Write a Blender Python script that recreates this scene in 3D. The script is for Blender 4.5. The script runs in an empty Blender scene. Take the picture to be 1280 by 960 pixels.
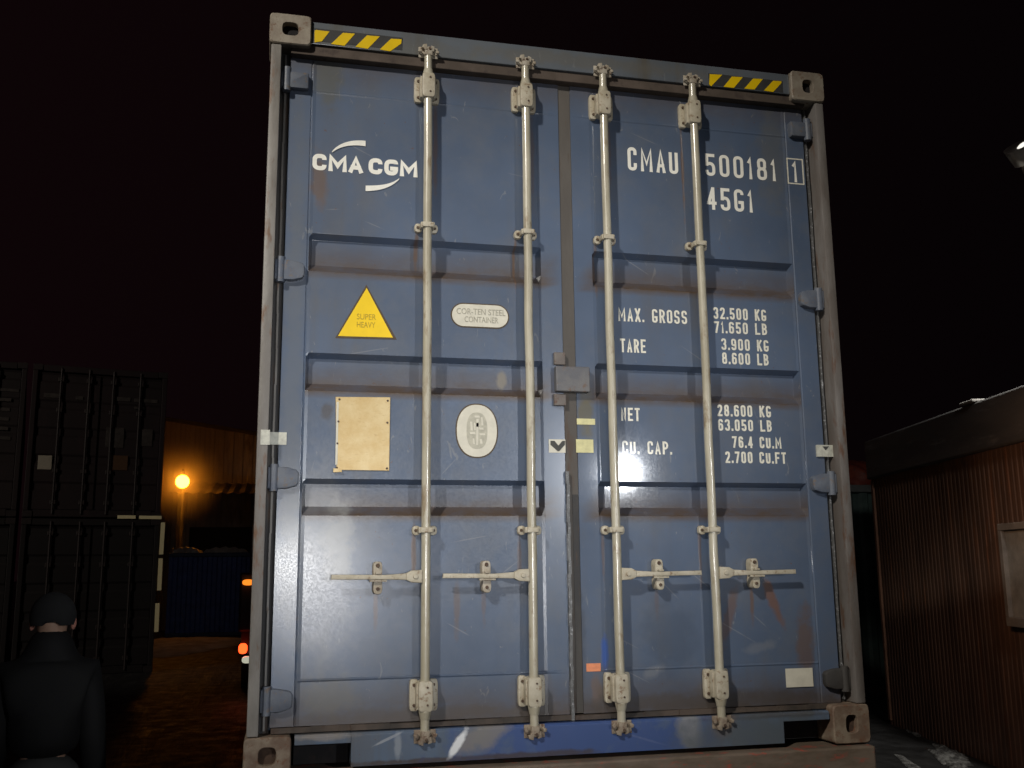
import bpy, bmesh, math, random
from mathutils import Vector, Matrix
random.seed(7)
C = bpy.context.scene.collection
ZB = 1.15                                   # height of the container floor line above the ground

# ------------------------------------------------------------------ camera
CAM = Vector((-1.1354, -3.7711, 0.6993 + ZB))
A_, B_, R_ = -0.231534, 0.183222, 0.010710
RM = Matrix.Rotation(A_, 3, 'Z') @ Matrix.Rotation(B_, 3, 'X') @ Matrix.Rotation(R_, 3, 'Y')   # x right, y forward, z up
cd = bpy.data.cameras.new('camera'); cam = bpy.data.objects.new('camera', cd); C.objects.link(cam)
cd.sensor_width = 36; cd.lens = 36 * 1250 / 1280; cd.clip_end = 600; cd.clip_start = 0.05
m = Matrix((RM.col[0], RM.col[2], -RM.col[1])).transposed().to_4x4(); m.translation = CAM
cam.matrix_world = m
bpy.context.scene.camera = cam

def ray(u, v): return RM @ Vector(((u - 640) / 1250, 1, -(v - 480) / 1250))
def W(u, v, D): return CAM + ray(u, v) * D                      # point at forward distance D
def PY(u, v, y):                                                # point on the vertical plane Y = y
    d = ray(u, v); return CAM + d * ((y - CAM.y) / d.y)
def PX(u, v, y=0.065):                                          # (x, z) in the container's own frame
    p = PY(u, v, y); return (p.x, p.z - ZB)
def G(u, v, z=0.0):
    d = ray(u, v); return CAM + d * ((z - CAM.z) / d.z)

# ------------------------------------------------------------------ night sky
wd = bpy.data.worlds.new('World'); bpy.context.scene.world = wd; wd.use_nodes = True
nt = wd.node_tree; bg = nt.nodes['Background']
tc = nt.nodes.new('ShaderNodeTexCoord'); sp = nt.nodes.new('ShaderNodeSeparateXYZ'); nt.links.new(tc.outputs['Generated'], sp.inputs[0])
mr = nt.nodes.new('ShaderNodeMapRange'); mr.inputs[1].default_value = 0.9; mr.inputs[2].default_value = -0.6
nt.links.new(sp.outputs[0], mr.inputs[0])
mx = nt.nodes.new('ShaderNodeMix'); mx.data_type = 'RGBA'; nt.links.new(mr.outputs[0], mx.inputs[0])
mx.inputs[6].default_value = (0.0010, 0.0007, 0.0009, 1); mx.inputs[7].default_value = (0.0046, 0.0016, 0.0021, 1)
nt.links.new(mx.outputs[2], bg.inputs[0]); bg.inputs[1].default_value = 1.0

vs = bpy.context.scene.view_settings
vs.view_transform = 'Standard'; vs.look = 'None'; vs.gamma = 1; vs.use_curve_mapping = False; vs.exposure = 0.0

# ------------------------------------------------------------------ lamps: yard floodlights, added fill spots, camera flash
def lamp(name, kind, loc, target, energy, color, size=0.1, spot=60, blend=0.3):
    ld = bpy.data.lights.new(name, kind); ld.energy = energy; ld.color = color
    o = bpy.data.objects.new(name, ld); C.objects.link(o); o.location = loc
    if kind == 'SPOT': ld.spot_size = math.radians(spot); ld.spot_blend = blend; ld.shadow_soft_size = size
    elif kind == 'AREA': ld.shape = 'DISK'; ld.size = size
    else: ld.shadow_soft_size = size
    d = Vector(target) - Vector(loc); o.rotation_euler = d.to_track_quat('-Z', 'Y').to_euler()
    return o
def mirrored(u, v, dist):                   # where a lamp must hang for its reflection in the door to show at u, v
    p = PY(u, v, 0.065); d = (p - CAM).normalized(); r = Vector((d.x, -d.y, d.z)); return p + r * dist
mid = Vector((-0.1, 0, 1.45 + ZB))
lamp('yard_flood_or_fill', 'SPOT', (-6.3, -7.2, 8.3), mid + Vector((0.1, 0, .0)), 3350, (1.0, 0.94, 0.84), 0.26, 26, 0.9)
lamp('yard_flood_or_fill', 'SPOT', mirrored(778, 591, 11), mid + Vector((-0.3, 0, -0.25)), 1050, (0.93, 0.96, 1.0), 0.09, 19, 0.9)
lamp('work_light', 'SPOT', mirrored(385, 735, 7.0), PY(560, 600, 0), 270, (0.95, 0.96, 1.0), 0.55, 30, 1.0)
lamp('yard_flood_or_fill', 'SPOT', (-17, 3, 8.5), (-6, 17, 3.0), 2300, (1.0, 0.86, 0.74), 0.15, 36, 0.8)  # added unseen spot, brightens the left stack and its reflective strips
lamp('yard_flood_or_fill', 'SPOT', (2.2, -3.5, 6.5), (4.3, 8.0, 1.6), 560, (1.0, 0.96, 0.9), 0.3, 44, 1.0)  # added spot out of view, lifts green container, brown wall and ruts
lamp('yard_flood_or_fill', 'SPOT', (-0.8, 14, 7.5), (-3.4, 26, 0.6), 55, (1.0, 0.95, 0.9), 0.2, 50, 1.0)  # added fill hidden from view, brightens blue container and snow patch
lamp('camera_flash', 'SPOT', CAM + Vector((0.05, -0.02, 0.04)), mid, 165, (1, 0.99, 0.96), 0.02, 46, 1.0)

# ------------------------------------------------------------------ materials
class N:
    def __init__(s, name):
        s.m = bpy.data.materials.new(name); s.m.use_nodes = True; s.t = s.m.node_tree
        s.p = s.t.nodes['Principled BSDF']; s.tc = s.t.nodes.new('ShaderNodeTexCoord').outputs['Object']
    def new(s, k): return s.t.nodes.new(k)
    def L(s, a, b): s.t.links.new(a, b)
    def put(s, sock, v):
        if isinstance(v, bpy.types.NodeSocket): s.L(v, sock)
        elif v is not None: sock.default_value = v
    def noise(s, scale, detail=3, rough=0.55, stretch=(1, 1, 1), off=(0, 0, 0), dist=0):
        mp = s.new('ShaderNodeMapping'); s.L(s.tc, mp.inputs[0]); mp.inputs[3].default_value = stretch; mp.inputs[1].default_value = off
        n = s.new('ShaderNodeTexNoise'); s.L(mp.outputs[0], n.inputs['Vector'])
        n.inputs['Scale'].default_value = scale; n.inputs['Detail'].default_value = detail; n.inputs['Roughness'].default_value = rough
        n.inputs['Distortion'].default_value = dist
        return n.outputs[0]
    def ramp(s, f, a, b, lo=0.0, hi=1.0):
        r = s.new('ShaderNodeMapRange'); r.inputs[1].default_value = a; r.inputs[2].default_value = b
        r.inputs[3].default_value = lo; r.inputs[4].default_value = hi; s.L(f, r.inputs[0]); return r.outputs[0]
    def mix(s, f, a, b):
        x = s.new('ShaderNodeMix'); x.data_type = 'RGBA'
        s.put(x.inputs[0], f)
        for i, v in ((6, a), (7, b)):
            if isinstance(v, tuple): v = (*v[:3], 1)
            s.put(x.inputs[i], v)
        return x.outputs[2]
    def math(s, op, a, b=None, c=None):
        x = s.new('ShaderNodeMath'); x.operation = op
        for i, v in enumerate((a, b, c)):
            if v is not None: s.put(x.inputs[i], v)
        return x.outputs[0]
    def blob(s, x, z, rx, rz, rot=0.0, warp=0.55, soft=0.35, scale=14):       # a stain with a ragged edge, in object x/z
        sx = s.new('ShaderNodeSeparateXYZ'); s.L(s.tc, sx.inputs[0])
        dx = s.math('SUBTRACT', sx.outputs[0], x); dz = s.math('SUBTRACT', sx.outputs[2], z)
        c, n_ = math.cos(rot), math.sin(rot)
        u = s.math('DIVIDE', s.math('ADD', s.math('MULTIPLY', dx, c), s.math('MULTIPLY', dz, n_)), rx)
        v = s.math('DIVIDE', s.math('SUBTRACT', s.math('MULTIPLY', dz, c), s.math('MULTIPLY', dx, n_)), rz)
        r = s.math('SQRT', s.math('ADD', s.math('MULTIPLY', u, u), s.math('MULTIPLY', v, v)))
        if not hasattr(s, 'bn'): s.bn = s.noise(scale, 4, 0.6)
        nn = s.bn
        r = s.math('ADD', r, s.math('MULTIPLY', s.math('SUBTRACT', nn, 0.5), warp * 4))
        return s.ramp(r, 1.0 + soft, 1.0 - soft)
    def bump(s, h, strength, dist=0.01, prev=None):
        b = s.new('ShaderNodeBump'); b.inputs['Strength'].default_value = strength; b.inputs['Distance'].default_value = dist
        s.L(h, b.inputs['Height'])
        if prev: s.L(prev, b.inputs['Normal'])
        return b.outputs[0]
    def done(s, col, rough=0.5, normal=None, metal=0.0, coat=0.0, coat_r=0.15, spec=0.5):
        if isinstance(col, tuple): col = (*col[:3], 1)
        s.put(s.p.inputs['Base Color'], col); s.put(s.p.inputs['Roughness'], rough); s.put(s.p.inputs['Metallic'], metal)
        s.put(s.p.inputs['Coat Weight'], coat); s.put(s.p.inputs['Coat Roughness'], coat_r); s.put(s.p.inputs['Specular IOR Level'], spec)
        if normal: s.L(normal, s.p.inputs['Normal'])
        return s.m

def container_paint(name, stains=(), base=(0.063, 0.091, 0.148), rustamt=0.9, grime=0.45, cr=(0.055, 0.075), cw=0.9):
    n = N(name)
    c = n.mix(n.ramp(n.noise(1.6, 4, 0.6), 0.35, 0.65), base, tuple(k * 1.28 for k in base))
    c = n.mix(n.ramp(n.noise(5, 5, 0.7, off=(3, 1, 7)), 0.45, 0.75, 0, 0.55), c, (0.115, 0.125, 0.145))          # chalked, faded
    st = n.math('MULTIPLY', n.ramp(n.noise(9, 4, 0.6, (1, 1, 0.07)), 0.5, 0.72), n.ramp(n.noise(2.2, 3, 0.6, off=(9, 4, 2)), 0.4, 0.65))
    c = n.mix(n.math('MULTIPLY', st, grime), c, (0.10, 0.085, 0.062))                                                # run-down grime
    sc = n.ramp(n.noise(26, 3, 0.7, (1, 1, 0.35), off=(5, 5, 5), dist=1.2), 0.665, 0.70)
    c = n.mix(n.math('MULTIPLY', sc, 0.5), c, (0.21, 0.22, 0.235))                                                   # scuffs
    ru = n.math('MULTIPLY', n.ramp(n.noise(46, 3, 0.7, off=(1, 8, 3)), 0.67, 0.72), n.ramp(n.noise(3.1, 2, 0.5, off=(2, 2, 9)), 0.48, 0.6))
    c = n.mix(n.math('MULTIPLY', ru, rustamt), c, (0.11, 0.045, 0.022))
    at = n.new('ShaderNodeAttribute'); at.attribute_name = 'dirt'
    dr = n.math('MULTIPLY', at.outputs['Fac'], n.ramp(n.noise(7, 5, 0.7, (1, 1, 3)), 0.28, 0.58, 0.45, 1.0))
    c = n.mix(dr, c, (0.078, 0.048, 0.026))
    rough = n.ramp(n.noise(8, 4, 0.6, off=(4, 4, 1)), 0.3, 0.7, 0.50, 0.64)
    for (x, z, rx, rz, rot, col, amt) in stains:
        b = n.blob(x, z, rx, rz, rot)
        c = n.mix(n.math('MULTIPLY', b, amt), c, col)
    nb = n.bump(n.noise(260, 2, 0.6), 0.05, 0.00025)
    nb = n.bump(n.noise(5.5, 2, 0.5), 0.14, 0.012, nb)
    nb = n.bump(n.noise(38, 4, 0.7), 0.10, 0.0008, nb)
    nb = n.bump(n.noise(15, 3, 0.6, off=(2, 7, 1)), 0.10, 0.003, nb)
    gn = n.new('ShaderNodeNewGeometry'); n.L(gn.outputs['Normal'], n.p.inputs['Coat Normal'])
    n.done(c, rough, nb, 0.0, cw, n.ramp(n.noise(170, 2, 0.6, off=(6, 2, 6)), .38, .62, *cr))
    return n.m

LDOOR_ST = [(-0.97, 0.72, 0.12, 0.34, 0.05, (0.20, 0.205, 0.215), 0.42), (-0.90, 0.80, 0.05, 0.13, 0, (0.30, 0.30, 0.29), 0.5),
            (-0.93, 0.25, 0.10, 0.06, 0, (0.12, 0.11, 0.09), 0.6), (-1.01, 2.22, 0.03, 0.10, 0, (0.14, 0.075, 0.03), 0.6),
            (-0.98, 2.68, 0.05, 0.12, 0, (0.10, 0.10, 0.08), 0.6), (-0.455, 0.56, 0.012, 0.09, 0, (0.13, 0.075, 0.04), 0.5),
            (-0.96, 1.30, 0.02, 0.025, 0, (0.06, 0.055, 0.06), 0.8), (-0.265, 1.455, 0.018, 0.04, 0, (0.22, 0.19, 0.14), 0.7)]
RDOOR_ST = [(0.86, 0.56, 0.020, 0.10, 0.35, (0.15, 0.065, 0.03), 0.75), (0.66, 0.50, 0.020, 0.12, -0.3, (0.13, 0.062, 0.03), 0.55),
            (0.99, 0.40, 0.035, 0.13, 0, (0.13, 0.07, 0.035), 0.6), (0.79, 0.38, 0.06, 0.02, 0.2, (0.25, 0.25, 0.25), 0.25),
            (0.075, 1.32, 0.028, 0.10, 0, (0.12, 0.10, 0.045), 0.7), (0.33, 0.30, 0.04, 0.02, 0.4, (0.24, 0.24, 0.24), 0.35),
            (0.09, 0.24, 0.02, 0.05, 0, (0.17, 0.10, 0.06), 0.5), (0.03, 0.40, 0.02, 0.2, 0, (0.04, 0.045, 0.06), 0.5),
            (0.13, 0.38, 0.015, 0.05, 0, (0.02, 0.09, 0.40), 0.7), (0.98, 2.5, 0.06, 0.22, 0, (0.12, 0.12, 0.11), 0.45)]
SILL_ST = [(-0.95, 0.12, 0.10, 0.012, 0, (0.30, 0.26, 0.22), .6), (-0.72, 0.10, 0.05, .004, .4, (0.4, 0.42, 0.45), .6), (0.25, 0.06, 0.09, .004, -.3, (0.4, 0.42, 0.45), .5), (-0.5, 0.02, 0.4, .010, 0, (0.05, 0.03, 0.02), .8), (0.75, 0.12, 0.3, .012, 0, (0.05, 0.035, 0.025), .7),
           (0.05, 0.07, 0.50, 0.12, 0, (0.030, 0.070, 0.24), 0.8), (0.45, 0.095, 0.045, 0.075, 0.1, (0.26, 0.26, 0.25), 0.7),
           (0.60, 0.10, 0.04, 0.06, 0, (0.17, 0.10, 0.065), 0.8), (0.74, 0.05, 0.30, 0.08, 0, (0.085, 0.10, 0.11), 0.7),
           (-0.37, 0.10, 0.09, 0.05, 0.5, (0.22, 0.20, 0.17), 0.75), (-0.46, 0.075, 0.06, 0.012, 0.95, (0.75, 0.77, 0.80), 1.0),
           (-0.68, 0.07, 0.012, 0.04, 0, (0.35, 0.38, 0.42), 0.5), (-0.18, 0.02, 0.25, 0.012, 0, (0.05, 0.035, 0.03), 0.8)]
HEAD_ST = [(-0.9, 2.80, 0.5, 0.05, 0, (0.12, 0.12, 0.11), 0.5), (0.1, 2.84, 0.5, 0.03, 0, (0.13, 0.12, 0.10), 0.5)]
rs = random.Random(11)
for lst, xs_ in ((LDOOR_ST, (-0.583, -0.171)), (RDOOR_ST, (0.172, 0.584))):      # rust and grime runs below the fittings
    for x in xs_:
        for z, ln in ((2.58, .16), (2.035, .10), (0.83, .09)):
            q = rs.choice((-1, 1)); L_ = ln * rs.uniform(.6, 1.3)
            lst.append((x + q * .036 + rs.uniform(-.004, .004), z - L_ * .8, .006 + rs.random() * .004, L_, 0, (0.13, 0.07, 0.035), rs.uniform(.35, .75)))
        lst.append((x, 0.20, .07, .10, 0, (0.085, 0.065, 0.045), .45))
        s_ = -1 if x < 0 else 1
        lst.append((x + s_ * .18, 0.57, .009, .07, 0, (0.13, 0.068, 0.035), rs.uniform(.3, .7)))
for k in range(9): RDOOR_ST.append((rs.uniform(.15, 1.0), rs.uniform(.2, 2.6), rs.uniform(.02, .07), .0022, rs.uniform(-.9, .9), (0.22, 0.23, 0.25), .4)); LDOOR_ST.append((rs.uniform(-1.0, -.15), rs.uniform(.2, 2.6), rs.uniform(.02, .07), .0022, rs.uniform(-.9, .9), (0.22, 0.23, 0.25), .4))
LDOOR_ST += [(-0.55, 0.17, 0.5, 0.03, 0, (0.07, 0.055, 0.045), .6), (-1.09, 1.4, .03, 1.0, 0, (0.12, 0.13, 0.14), .35)]
RDOOR_ST += [(0.55, 0.18, 0.5, 0.035, 0, (0.06, 0.048, 0.04), .7), (0.40, 0.45, 0.10, 0.12, 0, (0.035, 0.05, 0.08), .35)]
M = {}
M['door_l'] = container_paint('blue_paint_left', LDOOR_ST, cr=(0.18, 0.26), cw=1.0)
M['door_r'] = container_paint('blue_paint_right', RDOOR_ST)
M['blue'] = container_paint('blue_paint', ())
M['header'] = container_paint('header_paint', HEAD_ST, base=(0.10, 0.115, 0.135), grime=0.9)
M['sill'] = container_paint('sill_paint', SILL_ST, base=(0.075, 0.11, 0.17), grime=0.7)

def worn(name, a, b, c3, s=9, rough=0.6, thr=(0.42, 0.6), bumpk=0.35, metal=0.0, coat=0.0, stretch=(1, 1, 1)):
    n = N(name)
    c = n.mix(n.ramp(n.noise(s, 5, 0.65, stretch), *thr), a, b)
    c = n.mix(n.ramp(n.noise(s * 2.7, 4, 0.7, stretch, off=(4, 2, 8)), 0.56, 0.68), c, c3)
    nb = n.bump(n.noise(s * 9, 4, 0.7), bumpk, 0.002); nb = n.bump(n.noise(s * 1.5, 3, 0.6), bumpk, 0.006, nb)
    return n.done(c, rough, nb, metal, coat)
M['post'] = worn('weathered_post', (0.17, 0.155, 0.14), (0.26, 0.245, 0.225), (0.15, 0.085, 0.05), 8, 0.5, stretch=(1, 1, 0.25))
M['post_r'] = worn('weathered_post_brown', (0.13, 0.112, 0.10), (0.19, 0.175, 0.165), (0.12, 0.065, 0.04), 8, 0.55, stretch=(1, 1, 0.25))
M['casting'] = worn('casting_paint', (0.26, 0.215, 0.17), (0.34, 0.30, 0.24), (0.17, 0.09, 0.05), 11, 0.5)
M['casting_rust'] = worn('casting_rusty', (0.15, 0.10, 0.07), (0.24, 0.19, 0.14), (0.15, 0.06, 0.03), 12, 0.7)
M['channel'] = worn('door_channel', (0.035, 0.034, 0.035), (0.06, 0.055, 0.05), (0.075, 0.05, 0.035), 10, 0.7, stretch=(1, 1, .2))
M['gasket'] = worn('rubber_gasket', (0.040, 0.032, 0.026), (0.085, 0.062, 0.048), (0.05, 0.028, 0.018), 9, 0.7, stretch=(.5, 1, .5))
M['seal_strip'] = worn('centre_seal', (0.085, 0.075, 0.066), (0.11, 0.098, 0.086), (0.08, 0.055, 0.04), 6, 0.7, stretch=(1, 1, .2))
M['top_gasket'] = worn('top_gasket', (0.07, 0.052, 0.04), (0.10, 0.075, 0.06), (0.05, 0.035, 0.03), 6, 0.8)
M['rod'] = worn('lock_rod_paint', (0.36, 0.325, 0.24), (0.47, 0.435, 0.34), (0.26, 0.20, 0.13), 8, 0.42, (0.40, 0.60), 0.12, 0, 1.0, stretch=(1, 1, .35))
M['bracket'] = worn('bracket_paint', (0.38, 0.335, 0.245), (0.50, 0.455, 0.36), (0.22, 0.145, 0.085), 18, 0.5, (0.35, 0.65), 0.2)
M['cam'] = worn('cam_steel', (0.34, 0.29, 0.22), (0.44, 0.40, 0.33), (0.14, 0.075, 0.045), 22, 0.6)
M['cam_low'] = worn('cam_steel_rusty', (0.20, 0.15, 0.11), (0.30, 0.25, 0.19), (0.12, 0.06, 0.035), 22, 0.7)
M['bolt'] = worn('bolt_rust', (0.07, 0.042, 0.028), (0.11, 0.07, 0.045), (0.05, 0.025, 0.02), 60, 0.7)
M['pocket'] = worn('pocket_shade', (0.008, 0.007, 0.008), (0.014, 0.012, 0.012), (0.02, 0.012, 0.01), 9, 0.9)  # near-black colour paints in the shade inside sill pockets and casting holes
M['rust_hole'] = worn('rusty_hollow', (0.05, 0.028, 0.018), (0.085, 0.05, 0.032), (0.03, 0.018, 0.014), 14, 0.9)
M['hinge'] = worn('hinge_paint', (0.095, 0.112, 0.15), (0.125, 0.14, 0.17), (0.16, 0.12, 0.09), 14, 0.5)
def flat(name, col, rough=0.5, var=0.12, s=20, **k):
    n = N(name); c = n.mix(n.ramp(n.noise(s, 4, 0.6), 0.3, 0.7), tuple(x * (1 - var) for x in col), tuple(min(1, x * (1 + var)) for x in col))
    return n.done(c, rough, n.bump(n.noise(s * 6, 3, 0.6), 0.1, 0.001), **k)
M['white'] = flat('white_lettering', (0.88, 0.86, 0.78), 0.5, 0.06, 30, coat=.9, coat_r=.08)
M['letter_cream'] = flat('cream_lettering', (0.76, 0.73, 0.62), 0.5, 0.14, 60, coat=.9, coat_r=.08)
M['yellow'] = flat('yellow_vinyl', (0.86, 0.58, 0.005), 0.4, 0.06, 12)
M['tape_dark'] = flat('dark_tape', (0.045, 0.045, 0.045), 0.5, 0.2)
M['edge_brown'] = flat('sticker_edge', (0.07, 0.045, 0.02), 0.6)
M['print_olive'] = flat('faded_print', (0.42, 0.29, 0.01), 0.6)
M['sticker'] = flat('sticker_white', (0.62, 0.59, 0.49), 0.45, 0.08, 25)
M['print_grey'] = flat('grey_print', (0.36, 0.34, 0.27), 0.6, 0.2, 60)
M['print_black'] = flat('black_print', (0.05, 0.05, 0.045), 0.6)
M['pale_yellow'] = flat('pale_yellow_sticker', (0.62, 0.58, 0.30), 0.5, 0.15, 40)
M['orange_st'] = flat('orange_sticker', (0.75, 0.26, 0.12), 0.5, 0.15, 60)
M['silver'] = flat('reflective_patch', (0.50, 0.50, 0.43), 0.45, 0.3, 35)
M['edge_silver'] = worn('torn_seal_edge', (0.09, 0.09, 0.09), (0.13, 0.13, 0.13), (0.45, 0.46, 0.48), 30, 0.35)
n = N('aged_plate'); c = n.mix(n.ramp(n.noise(14, 5, 0.65), 0.35, 0.65), (0.60, 0.47, 0.25), (0.52, 0.37, 0.16))
c = n.mix(n.ramp(n.noise(34, 3, 0.6, (1, 1, 3)), 0.6, 0.7, 0, 0.5), c, (0.40, 0.27, 0.11)); M['plate'] = n.done(c, 0.42, n.bump(n.noise(70, 3), 0.2, 0.002), 0.25)
def dark(name, col, rough=0.8): return flat(name, col, rough, 0.3, 5)

# ------------------------------------------------------------------ mesh helpers
def merge(bm, tmp):
    me = bpy.data.meshes.new('t'); tmp.to_mesh(me); bm.from_mesh(me); bpy.data.meshes.remove(me); tmp.free()
def box(bm, x0, x1, y0, y1, z0, z1, bev=0.0, mi=0, seg=2):
    t = bmesh.new(); bmesh.ops.create_cube(t, size=1)
    for v in t.verts: v.co = Vector((x0 + (v.co.x + .5) * (x1 - x0), y0 + (v.co.y + .5) * (y1 - y0), z0 + (v.co.z + .5) * (z1 - z0)))
    if bev: bmesh.ops.bevel(t, geom=t.edges[:], offset=bev, segments=seg, affect='EDGES', profile=0.5)
    for f in t.faces: f.material_index = mi
    merge(bm, t)
def tube(bm, a, b, r0, r1=None, n=20, mi=0, cap=True):
    r1 = r0 if r1 is None else r1; a = Vector(a); b = Vector(b); q = (b - a).to_track_quat('Z', 'Y')
    A = [bm.verts.new(a + q @ Vector((r0 * math.cos(2 * math.pi * i / n), r0 * math.sin(2 * math.pi * i / n), 0))) for i in range(n)]
    B = [bm.verts.new(b + q @ Vector((r1 * math.cos(2 * math.pi * i / n), r1 * math.sin(2 * math.pi * i / n), 0))) for i in range(n)]
    for i in range(n):
        f = bm.faces.new((A[i], A[(i + 1) % n], B[(i + 1) % n], B[i])); f.smooth = True; f.material_index = mi
    if cap:
        f = bm.faces.new(A[::-1]); f.material_index = mi; f = bm.faces.new(B); f.material_index = mi
def prism(bm, pts, y0, y1, bev=0.0, mi=0):                       # outline in x/z, from y0 (front) to y1
    t = bmesh.new(); vs_ = [t.verts.new((x, y0, z)) for x, z in pts]; f = t.faces.new(vs_)
    r = bmesh.ops.extrude_face_region(t, geom=[f])
    for v in [g for g in r['geom'] if isinstance(g, bmesh.types.BMVert)]: v.co.y = y1
    bmesh.ops.recalc_face_normals(t, faces=t.faces[:])
    if bev:
        es = [e for e in t.edges if abs(e.verts[0].co.y - y0) < 1e-6 and abs(e.verts[1].co.y - y0) < 1e-6]
        bmesh.ops.bevel(t, geom=es, offset=bev, segments=2, affect='EDGES', profile=0.5)
    for f in t.faces: f.material_index = mi
    merge(bm, t)
def rr(cx, cz, hx, hz, p=4.0, n=32):                             # rounded-rectangle outline
    o = []
    for i in range(n):
        a = 2 * math.pi * (i + .5) / n; c, s = math.cos(a), math.sin(a)
        o.append((cx + hx * math.copysign(abs(c) ** (2 / p), c), cz + hz * math.copysign(abs(s) ** (2 / p), s)))
    return o
def obj(name, bm, mats, parent=None, smooth=None, bevel=None):
    me = bpy.data.meshes.new(name); bmesh.ops.recalc_face_normals(bm, faces=bm.faces[:]); bm.to_mesh(me); bm.free()
    for m_ in (mats if isinstance(mats, (list, tuple)) else [mats]): me.materials.append(m_)
    o = bpy.data.objects.new(name, me); C.objects.link(o)
    if parent is not None: o.parent = parent
    if smooth:
        for p in me.polygons: p.use_smooth = True
        me.set_sharp_from_angle(angle=math.radians(smooth))
    if bevel:
        b = o.modifiers.new('b', 'BEVEL'); b.width = bevel; b.segments = 2; b.limit_method = 'ANGLE'; b.angle_limit = math.radians(25)
    return o
def thing(name, label, cat, loc=(0, 0, 0), rz=0.0, group=None):
    o = bpy.data.objects.new(name, None); C.objects.link(o); o.location = loc; o.rotation_euler = (0, 0, rz); o.empty_display_size = 0.3
    o['label'] = label; o['category'] = cat
    if group: o['group'] = group
    return o
def tag(o, label, cat, group=None):
    o['label'] = label; o['category'] = cat
    if group: o['group'] = group
    return o
def struct(o, kind='structure'): o['kind'] = kind; return o
def text(name, body, x0, x1, z0, z1, y, mat, parent, bold=0.0, thick=0.0012, label=None, spacing=1.0, shear_z=0.0):
    cu = bpy.data.curves.new('t', 'FONT'); cu.body = body; cu.size = 1; cu.offset = bold; cu.resolution_u = 4; cu.space_character = spacing
    to = bpy.data.objects.new('t', cu); C.objects.link(to); bpy.context.view_layer.update()
    me = bpy.data.meshes.new_from_object(to.evaluated_get(bpy.context.evaluated_depsgraph_get()))
    bpy.data.objects.remove(to); bpy.data.curves.remove(cu)
    xs = [v.co.x for v in me.vertices]; ys = [v.co.y for v in me.vertices]; a, b, c, d = min(xs), max(xs), min(ys), max(ys)
    bm = bmesh.new(); bm.from_mesh(me); bpy.data.meshes.remove(me)
    for v in bm.verts:
        v.co = Vector((x0 + (v.co.x - a) / (b - a) * (x1 - x0), y, z0 + (v.co.y - c) / (d - c) * (z1 - z0)))
    r = bmesh.ops.extrude_face_region(bm, geom=bm.faces[:])
    for v in [g for g in r['geom'] if isinstance(g, bmesh.types.BMVert)]: v.co.y = y - thick
    o = obj(name, bm, mat, parent)
    if label: o['label'] = label
    return o
GL = {'0': [(1, 'c', [(0, 0), (0, 1), (1, 1), (1, 0)])], 'O': [(1, 'c', [(0, 0), (0, 1), (1, 1), (1, 0)])], 'C': [(1, '', [(1, .70), (1, 1), (0, 1), (0, 0), (1, 0), (1, .30)])],
      'G': [(1, '', [(1, .80), (1, 1), (0, 1), (0, 0), (1, 0), (1, .38)]), (0, '', [(1.0, .40), (.62, .40)])], 'M': [(0, '', [(0, 0), (0, 1), (.5, .30), (1, 1), (1, 0)])],
      'A': [(0, '', [(0, 0), (.5, 1), (1, 0)]), (0, '', [(.2, .27), (.8, .27)])], 'U': [(1, '', [(0, 1), (0, 0), (1, 0), (1, 1)])],
      '5': [(0, '', [(.95, 1), (.06, 1), (.04, .52)]), (1, '', [(.04, .55), (1, .62), (1, 0), (0, 0), (0, .22)])], '1': [(0, '', [(.1, .84), (.62, 1), (.62, 0)])],
      '8': [(1, 'c', [(.06, .52), (.06, 1), (.94, 1), (.94, .52)]), (1, 'c', [(0, 0), (0, .52), (1, .52), (1, 0)])], '4': [(0, '', [(.76, 0), (.76, 1)]), (0, '', [(.70, .97), (.04, .26)]), (0, '', [(.02, .26), (1, .26)])],
      'X': [(0, '', [(0, 0), (1, 1)]), (0, '', [(0, 1), (1, 0)])], 'R': [(0, '', [(0, 0), (0, 1)]), (1, '', [(0, 1), (1, 1), (1, .46), (0, .46)]), (0, '', [(.55, .46), (1, 0)])],
      'S': [(1, '', [(1, .75), (1, 1), (0, 1), (0, .52), (1, .48), (1, 0), (0, 0), (0, .25)])], 'T': [(0, '', [(0, 1), (1, 1)]), (0, '', [(.5, 1), (.5, 0)])],
      'E': [(0, '', [(1, 1), (0, 1), (0, 0), (1, 0)]), (0, '', [(0, .5), (.8, .5)])], 'F': [(0, '', [(1, 1), (0, 1), (0, 0)]), (0, '', [(0, .5), (.8, .5)])], 'N': [(0, '', [(0, 0), (0, 1), (1, 0), (1, 1)])],
      'P': [(0, '', [(0, 0), (0, 1)]), (1, '', [(0, 1), (1, 1), (1, .44), (0, .44)])], 'K': [(0, '', [(0, 0), (0, 1)]), (0, '', [(1, 1), (.02, .42)]), (0, '', [(.32, .58), (1, 0)])], 'L': [(0, '', [(0, 1), (0, 0), (1, 0)])],
      'B': [(0, '', [(0, 0), (0, 1)]), (1, '', [(0, 1), (.93, 1), (.93, .52), (0, .52)]), (1, '', [(0, .52), (1, .52), (1, 0), (0, 0)])], '3': [(1, '', [(0, .78), (0, 1), (1, 1), (1, .53), (.4, .53)]), (1, '', [(.4, .53), (1, .53), (1, 0), (0, 0), (0, .22)])],
      '2': [(1, '', [(0, .76), (0, 1), (1, 1), (1, .60), (.5, .33), (0, 0)]), (0, '', [(0, 0), (1, 0)])], '7': [(0, '', [(0, 1), (1, 1), (.35, 0)])], '6': [(1, '', [(1, .78), (1, 1), (0, 1), (0, .25)]), (1, 'c', [(0, 0), (0, .57), (1, .57), (1, 0)])],
      '9': [(1, '', [(0, .22), (0, 0), (1, 0), (1, .75)]), (1, 'c', [(0, .43), (0, 1), (1, 1), (1, .43)])], '.': [(0, '', [(.5, .0), (.5, .04)])], ' ': []}
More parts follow.
